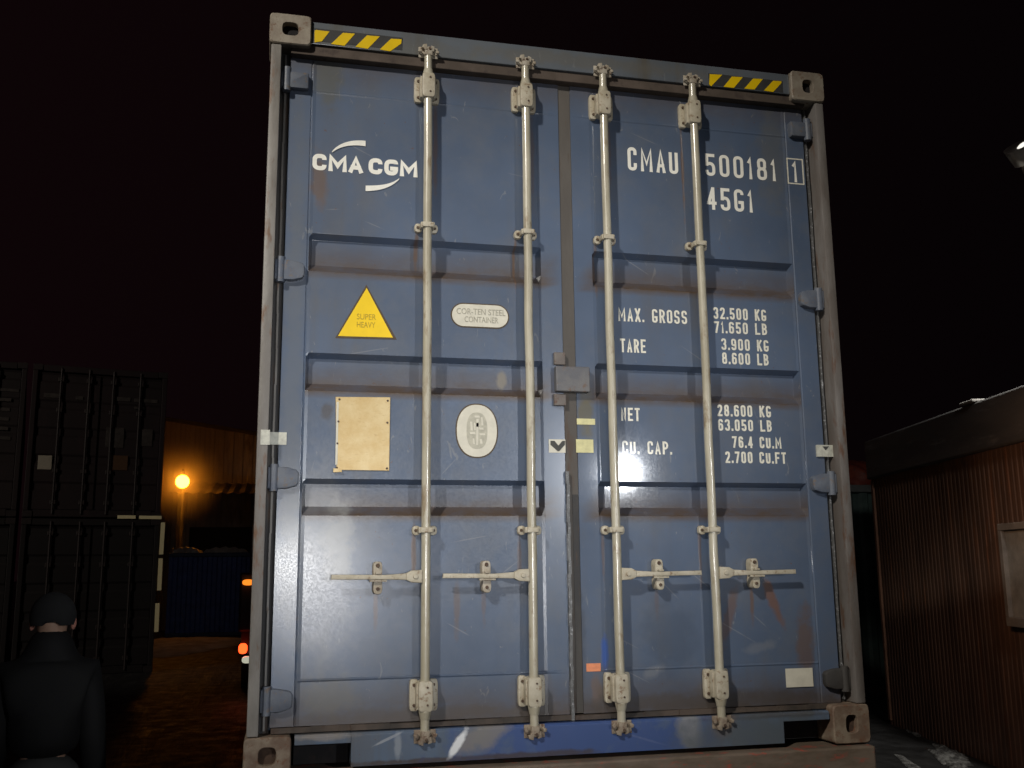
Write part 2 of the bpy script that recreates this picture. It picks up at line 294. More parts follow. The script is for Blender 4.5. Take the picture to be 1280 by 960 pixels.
def lettering(name, body, x0, x1, z0, z1, y, mat, parent, sw, gap=.34, rad=.34):
    wd = lambda ch: {'1': .55, '.': .28, ' ': .75, 'M': 1.3}.get(ch, 1.0)
    h = z1 - z0; tot = sum(wd(c) for c in body) + gap * (len(body) - 1); un = (x1 - x0) / tot; x = x0; bm = bmesh.new(); lvl = 0
    for ch in body:
        w = wd(ch) * un; ax, bx2, az_, bz = x + sw / 2, x + w - sw / 2, z0 + sw / 2, z1 - sw / 2
        if ch == '.': ax, bx2 = x + w / 2 - .001, x + w / 2 + .001
        for rnd_, cl, pts in GL[ch]:
            P = [Vector((ax + (bx2 - ax) * p[0], az_ + (bz - az_) * p[1])) for p in pts]; n_ = len(P); Q = []
            for i, p in enumerate(P):
                if (cl != 'c' and i in (0, n_ - 1)) or not rnd_: Q.append(p); continue
                a, b = P[i - 1], P[(i + 1) % n_]; r = min(rad * h, (a - p).length * (.9 if i == 1 and cl != 'c' else .5), (b - p).length * (.9 if i == n_ - 2 and cl != 'c' else .5)); A, B = p + (a - p).normalized() * r, p + (b - p).normalized() * r
                for t in (0, .2, .4, .6, .8, 1): Q.append(A * (1 - t) ** 2 + p * 2 * t * (1 - t) + B * t * t)
            R2 = [Q[0]]
            for p in Q[1:]:
                if (p - R2[-1]).length > 1e-5: R2.append(p)
            if cl == 'c' and (R2[0] - R2[-1]).length < 1e-5: R2.pop()
            Q = R2; m_ = len(Q); Lf, Rt = [], []
            for i, p in enumerate(Q):
                if cl == 'c': d0, d1 = (p - Q[i - 1]).normalized(), (Q[(i + 1) % m_] - p).normalized()
                else:
                    d1 = (Q[min(i + 1, m_ - 1)] - Q[max(0, min(i, m_ - 2))]).normalized() if i < m_ - 1 else (p - Q[i - 1]).normalized()
                    d0 = (p - Q[i - 1]).normalized() if i else d1
                ext = Vector((0, 0))
                if cl != 'c' and i == 0 and not rnd_: ext = -d1 * sw * .5
                if cl != 'c' and i == m_ - 1 and not rnd_: ext = d0 * sw * .5
                nn = (Vector((-d0.y, d0.x)) + Vector((-d1.y, d1.x))); nn = nn.normalized() if nn.length > .1 else Vector((-d0.y, d0.x)); k = min(1.6, 1 / max(.3, nn.dot(Vector((-d0.y, d0.x)))))
                Lf.append(p + ext + nn * sw / 2 * k); Rt.append(p + ext - nn * sw / 2 * k)
            yy = y - .0002 * (lvl % 4); lvl += 1
            VL = [bm.verts.new((q.x, yy, q.y)) for q in Lf]; VR = [bm.verts.new((q.x, yy, q.y)) for q in Rt]
            for i in range(m_ if cl == 'c' else m_ - 1): bm.faces.new((VL[i], VR[i], VR[(i + 1) % m_], VL[(i + 1) % m_]))
        x += w + gap * un
    return obj(name, bm, mat, parent)
def textpx(name, body, pl, pr, h_px, mat, parent, y=0.0658, sw=.012, **k):    # pl / pr: baseline pixels of the left and right end
    (xa, za), (xb, zb) = PX(*pl, y), PX(*pr, y); zt = PX(pl[0], pl[1] - h_px, y)[1]
    z0 = (za + zb) / 2; return lettering(name, body, xa, xb, z0, z0 + zt - za, y, mat, parent, sw, **k)

# ================================================================== THE CONTAINER
W2, H = 1.219, 2.896
cont = thing('shipping_container', 'large blue steel shipping container with closed doors, four cream lock rods and white lettering', 'shipping container', (0, 0, ZB))
YD = 0.065                                     # door sheet plane

# --- corner castings (hollow, with an oval opening)
def casting(sx, z0, z1, mat, hole=(0.031, 0.027), face=-0.0005, w=0.163):
    bm = bmesh.new(); cx = sx * (W2 - w / 2 + 0.002); cz = (z0 + z1) / 2; n_ = 48
    outer = rr(cx, cz, w / 2, (z1 - z0) / 2, 10, n_); outer2 = rr(cx, cz, w / 2 - .004, (z1 - z0) / 2 - .004, 9, n_)
    inner = rr(cx, cz, hole[0], hole[1], 3.2, n_)
    loops = [([(x, .178, z) for x, z in outer]), ([(x, face + .005, z) for x, z in outer]), ([(x, face, z) for x, z in outer2]),
             ([(x + (x - cx) * .07, face, z + (z - cz) * .07) for x, z in inner]), ([(x, face + .004, z) for x, z in inner]), ([(x, face + .03, z) for x, z in inner])]
    L = [[bm.verts.new(p) for p in l] for l in loops]
    for a, b in zip(L, L[1:]):
        for i in range(n_): bm.faces.new((a[i], a[(i + 1) % n_], b[(i + 1) % n_], b[i]))
    f = bm.faces.new(L[-1]); f.material_index = 1
    bm.faces.new(L[0][::-1])
    return obj('corner_casting', bm, [mat, M['pocket'] if z0 > 1 else M['rust_hole']], cont, smooth=18)
casting(-1, H - 0.128, H + 0.002, M['casting'])
c_ = casting(1, H - 0.140, H + 0.002, M['casting'], (0.026, 0.030))
c_ = casting(-1, 0.0, 0.128, M['casting_rust'], (0.030, 0.030)); casting(1, 0.0, 0.150, M['casting_rust'], (0.026, 0.034))

# --- corner posts
for s, mt in ((-1, M['post']), (1, M['post_r'])):
    bm = bmesh.new()
    X = lambda a: s * a
    def bx(a, b, y0, y1, z0, z1, bev): box(bm, min(X(a), X(b)), max(X(a), X(b)), y0, y1, z0, z1, bev)
    zl, zh = (0.13 if s < 0 else 0.152), (H - 0.13 if s < 0 else H - 0.142)
    bx(1.172, 1.213, 0.006, 0.16, zl, zh, 0.006)
    po = obj('corner_post', bm, mt, cont, smooth=30)
    bm = bmesh.new()
    bx(1.138, 1.1715, 0.085, 0.15, zl, zh, 0.0)
    obj('door_channel', bm, M['channel'], po)
    bm = bmesh.new(); z = zl + .01                                    # thin raised lip running down the channel
    k = 0
    while z < zh - .02:
        z2 = min(z + 0.14, zh - .01); k += 1
        j = 0.0012 * math.sin(k * 1.7)
        bx(1.150 + j, 1.157 + j, 0.070, 0.0849, z, z2 + .0005, 0.0); z = z2
    obj('channel_lip', bm, M['post'] if s < 0 else M['edge_silver'], po)

# --- header, sill
bm = bmesh.new()
prof = [(0.16, 2.893), (0.035, 2.893), (0.020, 2.884), (0.018, 2.80), (0.018, 2.788), (0.16, 2.788)]
vs1 = [bm.verts.new((-1.058, y, z)) for y, z in prof]; vs2 = [bm.verts.new((1.058, y, z)) for y, z in prof]
for i in range(len(prof)): bm.faces.new((vs1[i], vs1[(i + 1) % len(prof)], vs2[(i + 1) % len(prof)], vs2[i]))
bm.faces.new(vs1); bm.faces.new(vs2)
dl = None
header = obj('header', bm, M['header'], cont, bevel=0.003)
bm = bmesh.new()
def prism_x(bm, prof, x0, x1):
    a = [bm.verts.new((x0, y, z)) for y, z in prof]; b = [bm.verts.new((x1, y, z)) for y, z in prof]; n_ = len(prof)
    for i in range(n_): bm.faces.new((a[i], a[(i + 1) % n_], b[(i + 1) % n_], b[i]))
    bm.faces.new(a); bm.faces.new(b)
sprof = [(0.16, 0.128), (0.026, 0.128), (0.018, 0.120), (0.018, 0.012), (0.16, 0.012)]
prism_x(bm, sprof, -0.848, 0.850)
for xa, xb in ((-1.047, -0.848), (0.850, 1.052)):
    prism_x(bm, [(0.16, 0.128), (0.026, 0.128), (0.018, 0.120), (0.018, 0.094), (0.16, 0.094)], xa, xb)
    pass
sill = obj('sill', bm, M['sill'], cont, bevel=0.002)
for xa, xb in ((-1.047, -0.85), (0.852, 1.052)):
    bm = bmesh.new(); box(bm, xa, xb, 0.12, 0.158, 0.012, 0.093); obj('forklift_recess', bm, M['pocket'], sill)
bm = bmesh.new()
for k in range(16):                                                      # caulk and grime ridge above the sill
    x = -1.13 + k * .1413; box(bm, x, x + .1413, 0.050 + 0.003 * math.sin(k * 2.1), 0.15, 0.132, 0.150 + 0.002 * math.sin(k * 1.3))
obj('gasket', bm, M['gasket'], cont)
bm = bmesh.new(); box(bm, -1.135, 1.135, 0.030, 0.15, 2.7445, 2.7875, .003); obj('gasket', bm, M['top_gasket'], cont)

# hazard tape on the header
def tape(quads, bx_):
    bm = bmesh.new()
    (xa, za), (xb, zb) = PX(*bx_[0], .0175), PX(*bx_[1], .0175)
    prism(bm, [(xa, za), (xb, za), (xb, zb), (xa, zb)], 0.0170, 0.0185, mi=0)
    for q in quads: prism(bm, [PX(u, v, .0165) for u, v in q], 0.0160, 0.0175, mi=1)
    o = obj('hazard_tape', bm, [M['tape_dark'], M['yellow']], header); return o
z1 = lambda l: [(320 + a / 5.3333, b / 5.3333) for a, b in l]
z3 = lambda l: [(840 + a / 5.818, 60 + b / 5.818) for a, b in l]
tape([z1([(390, 205), (400, 200), (490, 210), (440, 275), (390, 283)]), z1([(580, 218), (660, 225), (590, 305), (500, 293)]),
      z1([(740, 236), (825, 243), (745, 325), (662, 312)]), z1([(900, 258), (970, 262), (968, 290), (895, 342), (825, 330)])], [(392.5, 51), (503, 47.2)])
tape([z3([(275, 190), (365, 195), (285, 278), (270, 265)]), z3([(435, 208), (515, 212), (450, 290), (375, 282)]),
      z3([(590, 222), (660, 226), (600, 302), (525, 295)]), z3([(735, 238), (795, 242), (795, 255), (735, 320), (668, 310)])], [(886, 106), (978, 101.5)])

# --- shell behind the doors: corrugated sides, roof, floor frame
for s in (-1, 1):
    bm = bmesh.new(); y = 0.17; row = []; k = 0
    while y < 12.02:
        for dy, dx in ((0, 0), (.07, 0), (.138, .036), (.208, .036)): row.append((y + dy, dx))
        y += .276
    a = [bm.verts.new((s * (1.205 - dx), yy, 0.16)) for yy, dx in row]; b = [bm.verts.new((s * (1.205 - dx), yy, 2.80)) for yy, dx in row]
    for i in range(len(row) - 1): bm.faces.new((a[i], a[i + 1], b[i + 1], b[i]))
    box(bm, min(s * 1.16, s * 1.214), max(s * 1.16, s * 1.214), 0.178, 12.01, 2.80, 2.89); box(bm, min(s * 1.16, s * 1.214), max(s * 1.16, s * 1.214), 0.178, 12.01, 0.01, 0.16)
    obj('side_wall', bm, M['blue'], cont)
bm = bmesh.new(); box(bm, -1.16, 1.16, 0.16, 12.19, 2.868, 2.883); obj('roof', bm, M['blue'], cont)
bm = bmesh.new(); box(bm, -1.16, 1.16, 0.16, 12.15, 0.13, 0.16); box(bm, -1.219, 1.219, 12.10, 12.19, 0.0, 2.896, 0.01); obj('front_end', bm, M['blue'], cont)

# --- doors: pressed sheets with three recessed swages each
SW = [(2.009, 1.992, 1.888, 1.853), (1.528, 1.511, 1.412, 1.379), (1.043, 1.026, 0.940, 0.905)]
DEP = 0.036
def door_sheet(x0, x1, xi0, xi1, mat, seam):
    xs = sorted({x0, x1, xi0, xi0 + .012, xi1 - .012, xi1, seam - .004, seam, seam + .004, *[x0 + (x1 - x0) * i / 10 for i in range(1, 10)]})
    zs = {0.152, 2.743, 2.611, 2.605, 2.599, 0.316, 0.310, 0.304}
    for t in SW: zs |= set(t) | {t[3] - .03, t[0] + .006}
    zs = sorted(zs | {0.5, 0.7, 1.2, 1.7, 2.2, 2.4})
    def dep(x, z):
        fx = max(0, min(1, (x - xi0) / .012, (xi1 - x) / .012)); fz = 0
        for a, b, c, d in SW:
            if d <= z <= a: fz = min(1, (a - z) / (a - b), (z - d) / (c - d))
        g = 0.004 if abs(x - seam) < .001 else 0
        if abs(z - 2.605) < .001 or abs(z - .310) < .001:
            if xi0 <= x <= xi1: g = -0.0025
        return YD + DEP * min(fx, fz) + g + (0.002 if xi0 < x < xi1 else 0)
    bm = bmesh.new(); lay = bm.verts.layers.float.new('dirt')
    grid = [[bm.verts.new((x, dep(x, z), z)) for x in xs] for z in zs]
    for j, z in enumerate(zs):
        for i, x in enumerate(xs):
            d = 0
            if xi0 - .001 <= x <= xi1 + .001:
                for t in SW:
                    if abs(z - t[2]) < 1e-5: d = 0.75
                    if abs(z - t[3]) < 1e-5: d = 1.0
            if z < .16: d = .8
            if z > 2.74: d = .5
            grid[j][i][lay] = d
    for j in range(len(zs) - 1):
        for i in range(len(xs) - 1): bm.faces.new((grid[j][i], grid[j][i + 1], grid[j + 1][i + 1], grid[j + 1][i]))
    per = [grid[0][i] for i in range(len(xs))] + [grid[j][-1] for j in range(1, len(zs))] + [grid[-1][i] for i in range(len(xs) - 2, -1, -1)] + [grid[j][0] for j in range(len(zs) - 2, 0, -1)]
    bk = [bm.verts.new((v.co.x, 0.125, v.co.z)) for v in per]
    for i in range(len(per)): bm.faces.new((per[i], bk[i], bk[(i + 1) % len(per)], per[(i + 1) % len(per)]))
    return obj('door', bm, mat, cont, bevel=0.0022)
door_l = door_sheet(-1.135, -0.016, -1.043, -0.103, M['door_l'], -1.048)
door_r = door_sheet(0.038, 1.135, 0.119, 1.043, M['door_r'], 1.048)
door_l['label'] = 'left door leaf with logo and yellow triangle'; door_r['label'] = 'right door leaf with container number and weight table'
# centre seal between the leaves
bm = bmesh.new(); z = .155; k = 0
while z < 2.742:
    z2 = min(2.742, z + .12); j = .0015 * math.sin(k * 1.9); box(bm, -0.0155 + j * .2, 0.0375, 0.070 + j * .15, 0.12, z, z2); z = z2; k += 1
seal = obj('centre_seal', bm, M['seal_strip'], cont)
bm = bmesh.new(); z = .13; k = 0
while z < 1.06:
    z2 = z + .05; j = .002 * math.sin(k * 2.3 + 1); box(bm, -0.016 + j, -0.004 + j, 0.050 + j, 0.0699, z, z2 + .0004, .0); z = z2; k += 1
obj('torn_seal_edge', bm, M['edge_silver'], cont)
bm = bmesh.new(); box(bm, 0.012, 0.037, 0.0675, 0.0695, .16, .99); obj('door_gap', bm, M['channel'], cont)

# --- hinges
for s, dr in ((-1, door_l), (1, door_r)):
    for z in (2.637, 1.846, 1.043, 0.246):
        bm = bmesh.new()
        pts = [(1.171, .040), (1.128, .041), (1.100, .039), (1.066, .030), (1.058, .020), (1.058, -.018), (1.066, -.030), (1.100, -.040), (1.171, -.041)]
        if z > 2.5: pts = [(1.171, .034), (1.066, .034), (1.062, .03), (1.062, -.030), (1.066, -.036), (1.171, -.036)]
        prism(bm, [(s * a, z + b) for a, b in pts], 0.036, 0.0655, 0.007)
        tube(bm, (s * 1.148, .046, z - .05), (s * 1.148, .046, z + .05), 0.017)
        obj('hinge', bm, M['hinge'] if s < 0 or z > 1.5 else M['channel'] if z < .5 else M['hinge'], dr, smooth=35)

# --- locking rods, brackets, guides, cams, handles
for rx, dr, s in ((-0.583, door_l, -1), (-0.171, door_l, -1), (0.172, door_r, 1), (0.584, door_r, 1)):
    yc, r = 0.014, 0.0175
    bm = bmesh.new()
    rb = random.Random(int(rx * 1000)); px_ = (rx, yc, 0.30)
    for k in range(1, 11):
        off = 0 if k in (3, 8, 10) else 1
        q_ = (rx + off * rb.uniform(-.0022, .0022), yc + off * rb.uniform(-.001, .001), 0.30 + .23 * k); tube(bm, px_, q_, r, n=28, cap=False); px_ = q_
    for za, zb, ra, rb in ((2.60, 2.70, .0235, .0235), (2.70, 2.725, .0235, .018), (2.725, 2.79, .0165, .0165), (0.19, 0.30, .0235, .0235), (.165, .19, .018, .0235), (.115, .165, .0165, .0165)):
        tube(bm, (rx, yc, za), (rx, yc, zb), ra, rb, 24)
    rod = obj('lock_rod', bm, M['rod'], dr, smooth=50)
    for zc, hz, up in ((2.649, .056, 1), (0.246, .057, -1)):                   # bearing brackets with bolted flanges
        bm = bmesh.new()
        for q in (-1, 1):
            prism(bm, rr(rx + q * .036, zc, .0165, hz, 5, 24), 0.046, 0.064, 0.003)
            box(bm, rx + q * .0245 - .008, rx + q * .0245 + .008, 0.012, 0.050, zc - hz * .85, zc + hz * .8, .003)
        prism(bm, rr(rx, zc, .027, hz * .96, 6, 24), -0.010, 0.05, 0.006)
        for q in (-1, 1):
            for t in (-1, 1): tube(bm, (rx + q * .036, .046, zc + t * .036), (rx + q * .036, .040, zc + t * .036), .0065, .0055, 8, 1)
        for t in (-.03, .032): tube(bm, (rx + .006, -.010, zc + t), (rx + .006, -.013, zc + t), .004, .004, 8, 1)
        obj('rod_bracket', bm, [M['bracket'], M['bolt']], dr, smooth=35)
    for zc in (2.052, 0.848):                                                  # small guides
        bm = bmesh.new()
        for q in (-1, 1):
            prism(bm, rr(rx + q * .032, zc, .0155, .018, 2.6, 20), 0.044, 0.064, 0.003)
            tube(bm, (rx + q * .034, .044, zc), (rx + q * .034, .040, zc), .0065, .0055, 8, 1)
            box(bm, rx + q * .023 - .005, rx + q * .023 + .005, .0, .05, zc - .011, zc + .011, .002)
        box(bm, rx - .0225, rx + .0225, -.0085, .0, zc - .010, zc + .010, .003)
        obj('rod_guide', bm, [M['bracket'], M['bolt']], dr, smooth=35)
    for zc, up, par, cm in ((2.800, 1, header, M['cam']), (0.105, -1, sill, M['cam_low'])):   # cam heads and their keepers
        bm = bmesh.new()
        box(bm, rx - .016, rx + .016, -.004, .016, zc - .018, zc + .020, .004)
        prism(bm, [(rx - .030, zc + up * .012), (rx - .024, zc + up * .026), (rx - .008, zc + up * .030), (rx - .006, zc + up * .004), (rx - .018, zc + up * .004), (rx - .020, zc + up * .010)], -.006, .012, .002)
        prism(bm, [(rx + .006, zc + up * .004), (rx + .010, zc + up * .026), (rx + .024, zc + up * .022), (rx + .022, zc + up * .0)], -.002, .014, .002)
        tube(bm, (rx + .004, -.004, zc + up * .010), (rx + .004, -.008, zc + up * .010), .006, .005, 10, 1)
        obj('cam_head', bm, [cm, M['bolt']], rod, smooth=35) if False else obj('cam_head', bm, [cm, M['bolt']], dr, smooth=35)
        bm = bmesh.new()
        box(bm, rx - .040, rx + .040, .014, .0185, zc - .024, zc + .024, .002)
        for q in (-1, 1):
            box(bm, rx + q * .035 - .006, rx + q * .035 + .006, -.008, .016, zc - up * .004 - .006, zc - up * .004 + .006, .002)
            tube(bm, (rx + q * .030, .004, zc - up * .012), (rx + q * .042, -.004, zc - up * .004), .0055, .0045, 8)
        obj('cam_keeper', bm, cm, par, smooth=35)
    # handle: hub, tapering bar, catch
    hz_ = 0.675
    bm = bmesh.new()
    d = lambda a: rx + s * a
    prism(bm, [(d(.014), hz_ + .026), (d(.055), hz_ + .024), (d(.075), hz_ + .014), (d(.075), hz_ - .010), (d(.055), hz_ - .020), (d(.014), hz_ - .022)], -.004, .016, .004)
    prism(bm, [(d(.075), hz_ + .014), (d(.150), hz_ + .009), (d(.348), hz_ + .012), (d(.350), hz_ - .006), (d(.150), hz_ - .008), (d(.075), hz_ - .010)], -.002, .009, .003)
    tube(bm, (d(.04), -.004, hz_ + .002), (d(.04), -.009, hz_ + .002), .010, .008, 12)
    obj('door_handle', bm, [M['bracket'], M['bolt']], dr, smooth=35)
    bm = bmesh.new(); cx = rx + s * .178
    prism(bm, rr(cx, hz_ + .028, .017, .030, 3.5, 20), .020, .064, .004)
    prism(bm, rr(cx, hz_ - .034, .017, .028, 3.0, 20), .012, .064, .004)
    tube(bm, (cx, .020, hz_ + .043), (cx, .014, hz_ + .043), .008, .006, 10, 1)
    tube(bm, (cx, .012, hz_ - .042), (cx, .008, hz_ - .042), .007, .006, 10, 1)
    box(bm, cx - .032, cx + .032, -.003, .020, hz_ - .016, hz_ - .009, .002)
    box(bm, cx - .010, cx + .010, -.006, .030, hz_ + .011, hz_ + .018, .002)
    obj('handle_catch', bm, [M['cam'] if s < 0 else M['bracket'], M['bolt']], dr, smooth=35)

# --- centre lock plate and its tabs
def slab(name, pl, y0, y1, mat, parent, bev=0.0, label=None):
    (xa, za), (xb, zb) = PX(pl[0], pl[1], y0), PX(pl[2], pl[3], y0)
    bm = bmesh.new(); box(bm, xa, xb, y0, y1, zb, za, bev); o = obj(name, bm, mat, parent)
    if label: o['label'] = label
    return o
M['plate_grey'] = worn('lock_plate_paint', (0.105, 0.105, 0.115), (0.14, 0.135, 0.135), (0.13, 0.085, 0.06), 12, 0.5)
M['tab'] = worn('tab_paint', (0.13, 0.11, 0.10), (0.17, 0.15, 0.135), (0.11, 0.06, 0.04), 14, 0.6)
slab('lock_plate', (695, 457, 738, 490), 0.028, 0.062, M['plate_grey'], door_r, .004)
slab('lock_tab', (693, 440, 707, 456), 0.045, 0.0645, M['tab'], door_l, .003); slab('lock_tab', (693, 492, 708, 507), 0.045, 0.0645, M['tab'], door_l, .003)

# --- stickers and plates
slab('small_sticker', (721, 523, 744, 531), 0.0625, 0.0648, M['pale_yellow'], door_r, label='thin pale yellow sticker')
slab('small_sticker', (720, 549, 742, 566), 0.0625, 0.0648, M['pale_yellow'], door_r, label='square pale yellow sticker')
st = slab('seal_sticker', (686, 549, 707, 566), 0.0625, 0.0648, M['sticker'], door_l)
def poly(bm, pts, y, mi=0, th=.0012): prism(bm, [PX(u, v, y) for u, v in pts], y - th, y, mi=mi)
bm = bmesh.new(); poly(bm, [(688, 551), (693, 551), (698, 557), (703, 551), (706, 551), (706, 556), (699, 564), (697, 564), (688, 556)], .0622)
obj('printed_mark', bm, M['print_black'], door_l)
slab('small_sticker', (733, 829.5, 751, 839), 0.0625, 0.0648, M['orange_st'], door_r, label='small orange sticker')
slab('small_sticker', (982, 836, 1017, 858), 0.0615, 0.0648, M['sticker'], door_r, label='white rectangular sticker near the bottom')
for q in ((334, 539, 347, 556, .0035), (336, 540, 359, 556, .0)):
    pass
posts = [o for o in cont.children if o.name.startswith('corner_post')]
slab('reflective_sticker', (326, 537, 337, 556), 0.0035, 0.006, M['silver'], posts[0]); slab('reflective_sticker', (336, 540, 358, 556), 0.062, 0.069, M['silver'], door_l)
st = slab('reflective_sticker', (1021, 556, 1043, 571), 0.055, 0.066, M['silver'], door_r)
bm = bmesh.new(); poly(bm, [(1028, 558), (1036, 558), (1032, 563)], .0545); obj('printed_mark', bm, M['tape_dark'], door_r)
# yellow warning triangle
bm = bmesh.new(); poly(bm, [(458, 356), (419, 422.5), (496, 424.5)], .0666, 0); poly(bm, [(458.3, 360), (422.5, 420), (491, 422)], .0652, 1)
tri = obj('warning_triangle', bm, [M['edge_brown'], M['yellow']], door_l)
(xa, za), (xb, zb) = PX(446, 399, .064), PX(470, 393, .064)
text('triangle_lettering', 'SUPER', xa, xb, za, zb, .0638, M['print_olive'], door_l)
(xa, za), (xb, zb) = PX(446, 409, .064), PX(469, 403, .064)
text('triangle_lettering', 'HEAVY', xa, xb, za, zb, .0638, M['print_olive'], door_l)
# oval steel sticker
def rrpx(u0, v0, u1, v1, p, y, grow=0.0, n_=40):
    (xa, za), (xb, zb) = PX(u0, (v0 + v1) / 2, y), PX(u1, (v0 + v1) / 2, y); zt, zb2 = PX((u0 + u1) / 2, v0, y)[1], PX((u0 + u1) / 2, v1, y)[1]
    return (xa + xb) / 2, (zt + zb2) / 2, (xb - xa) / 2 + grow, (zt - zb2) / 2 + grow
def stadium(cx, cz, hx, hz, k=14):
    o = []
    for i in range(k + 1): a = -math.pi / 2 + math.pi * i / k; o.append((cx + hx - hz + hz * math.cos(a), cz + hz * math.sin(a)))
    for i in range(k + 1): a = math.pi / 2 + math.pi * i / k; o.append((cx - hx + hz + hz * math.cos(a), cz + hz * math.sin(a)))
    return o
cx, cz, hx, hz = rrpx(565, 381, 635, 408.5, 0, .065)
bm = bmesh.new(); prism(bm, stadium(cx, cz, hx + .005, hz + .005), .0655, .067, mi=0); prism(bm, stadium(cx, cz, hx, hz), .0640, .0655, mi=1)
obj('oval_sticker', bm, [M['edge_brown'], M['sticker']], door_l)
text('sticker_lettering', 'COR-TEN STEEL', cx - hx * .84, cx + hx * .90, cz + hz * .08, cz + hz * .62, .0635, M['print_grey'], door_l)
text('sticker_lettering', 'CONTAINER', cx - hx * .56, cx + hx * .64, cz - hz * .62, cz - hz * .10, .0635, M['print_grey'], door_l)
# round emblem
cx, cz, hx, hz = rrpx(571, 506, 621, 571, 0, .065)
bm = bmesh.new(); prism(bm, rr(cx, cz, hx + .005, hz + .005, 2.25, 48), .0655, .067, mi=0); prism(bm, rr(cx, cz, hx, hz, 2.25, 48), .0640, .0655, mi=1)
obj('emblem_sticker', bm, [M['edge_brown'], M['sticker']], door_l)
M['print_pale'] = flat('pale_grey_print', (0.44, 0.42, 0.34), 0.6, 0.15, 60)
bm = bmesh.new(); prism(bm, rr(cx, cz, hx * .52, hz * .70, 2.5, 40), .0630, .0640)
for k in range(-2, 3): pass
em = obj('emblem_print', bm, M['print_pale'], door_l)
bm = bmesh.new()
for a, b, c, d in ((-.05, -.55, .05, .45), (-.34, .34, -.24, .0), (-.16, .30, -.10, .02), (.20, .52, .28, .20), (.10, .12, .30, .04), (-.36, -.06, -.10, -.14), (.12, -.10, .38, -.17), (-.22, -.30, -.14, -.52), (.14, -.32, .24, -.50), (-.12, .58, .12, .50), (-.08, .15, .08, .30)):
    prism(bm, [(cx + hx * a, cz + hz * b), (cx + hx * c, cz + hz * b), (cx + hx * (c + .04), cz + hz * d), (cx + hx * (a + .02), cz + hz * d)], .0622, .0630)
obj('emblem_relief', bm, M['sticker'], door_l)
# aged data plate
q = [PX(*p, .062) for p in ((419.5, 496), (488, 496.5), (486.5, 588.5), (420.5, 587.5))]
bm = bmesh.new(); prism(bm, q, .0605, .0645, .0015, 0)
bx0, bx1, bz0, bz1 = q[0][0], q[1][0], q[3][1], q[0][1]
for fx, fz in ((.07, .965), (.95, .965), (.06, .66), (.95, .66), (.05, .03), (.95, .03), (.05, .36)):
    x, z = bx0 + (bx1 - bx0) * fx, bz0 + (bz1 - bz0) * fz; tube(bm, (x, .0605, z), (x, .0580, z), .0045, .004, 8, 1)
prism(bm, [(bx0 + .004, bz0 + .02), (bx0 + .012, bz0 + .02), (bx0 + .012, bz1 - .02), (bx0 + .004, bz1 - .02)], .0590, .0606, mi=2)
prism(bm, [(bx0 - .003, bz0 - .010), (bx0 + .03, bz0 - .008), (bx0 + .028, bz0 + .004), (bx0 - .003, bz0 + .006)], .054, .061, .001, 0)
obj('data_plate', bm, [M['plate'], M['bolt'], M['sticker']], door_l)

# --- lettering
textpx('logo_lettering', 'CMA', (390, 213.5), (453.5, 215.5), 20.5, M['white'], door_l, sw=.0178, gap=.13, rad=.42)
textpx('logo_lettering', 'CGM', (460.5, 218), (522, 221), 20, M['white'], door_l, sw=.0178, gap=.13, rad=.42)
def arc(pts_c, ws):
    bm = bmesh.new(); T, B = [], []
    for (u, v), w in zip(pts_c, ws): T.append(PX(u, v - w / 2, .064)); B.append(PX(u, v + w / 2, .064))
    prism(bm, T + B[::-1], .0628, .0642); return obj('logo_swoosh', bm, M['white'], door_l)
def bez(a, b, c, d, k=14):
    return [tuple((1 - t) ** 3 * a[i] + 3 * t * (1 - t) ** 2 * b[i] + 3 * t * t * (1 - t) * c[i] + t ** 3 * d[i] for i in (0, 1)) for t in [j / k for j in range(k + 1)]]
arc(bez((415, 190), (424, 181), (438, 177), (457, 179.5)), [1.2 + 5.6 * (j / 14) ** .6 for j in range(15)])
arc(bez((457, 235.5), (474, 235.5), (489, 233), (499, 223.5)), [6.8 - 5.6 * (j / 14) ** 1.6 for j in range(15)])
# (body, left base, right base, cap height)
BIG = [('CMAU', (785, 213.5), (848, 217), 29), ('500181', (882, 219), (971, 227), 27.5), ('45G1', (884, 262), (942, 265.5), 28)]
for b_, pl, pr, h_ in BIG: textpx('number_lettering', b_, pl, pr, h_, M['white'], door_r, sw=.0145, gap=.42)
textpx('number_lettering', '1', (991, 227.5), (998, 228), 26, M['white'], door_r, y=.0640, sw=.0125)
bm = bmesh.new()
(xa, za), (xb, zb) = PX(985, 229.5, .064), PX(1003.5, 199, .064); w_ = .0055
for a, b, c, d in ((xa, xb, za, za + w_), (xa, xb, zb - w_, zb), (xa, xa + w_, za + w_, zb - w_), (xb - w_, xb, za + w_, zb - w_)): prism(bm, [(a, c), (b, c), (b, d), (a, d)], .0640, .0652)
obj('check_digit_box', bm, M['letter_cream'], door_r)
SM = [('MAX. GROSS', (773, 401.5), (859, 405), 17), ('TARE', (775.5, 440), (807.5, 441.5), 17), ('NET', (776.5, 525.5), (800, 527), 16.5), ('CU. CAP.', (778, 567), (840, 568.5), 16.5),
      ('32.500 KG', (892, 399), (958, 401), 14.5), ('71.650 LB', (893, 416.5), (959, 418.5), 14.5), ('3.900 KG', (902, 437.5), (961, 439.5), 14.5), ('8.600 LB', (903, 455.5), (961, 456.5), 14.5),
      ('28.600 KG', (897, 520), (964, 522), 14.5), ('63.050 LB', (898, 538), (965, 540), 14.5), ('76.4 CU.M', (915.5, 559.5), (977, 561), 14.5), ('2.700 CU.FT', (907, 578.5), (983, 580), 14.5)]
for b_, pl, pr, h_ in SM: textpx('weight_lettering', b_, pl, pr, h_, M['letter_cream'], door_r, sw=.0085, gap=.36)

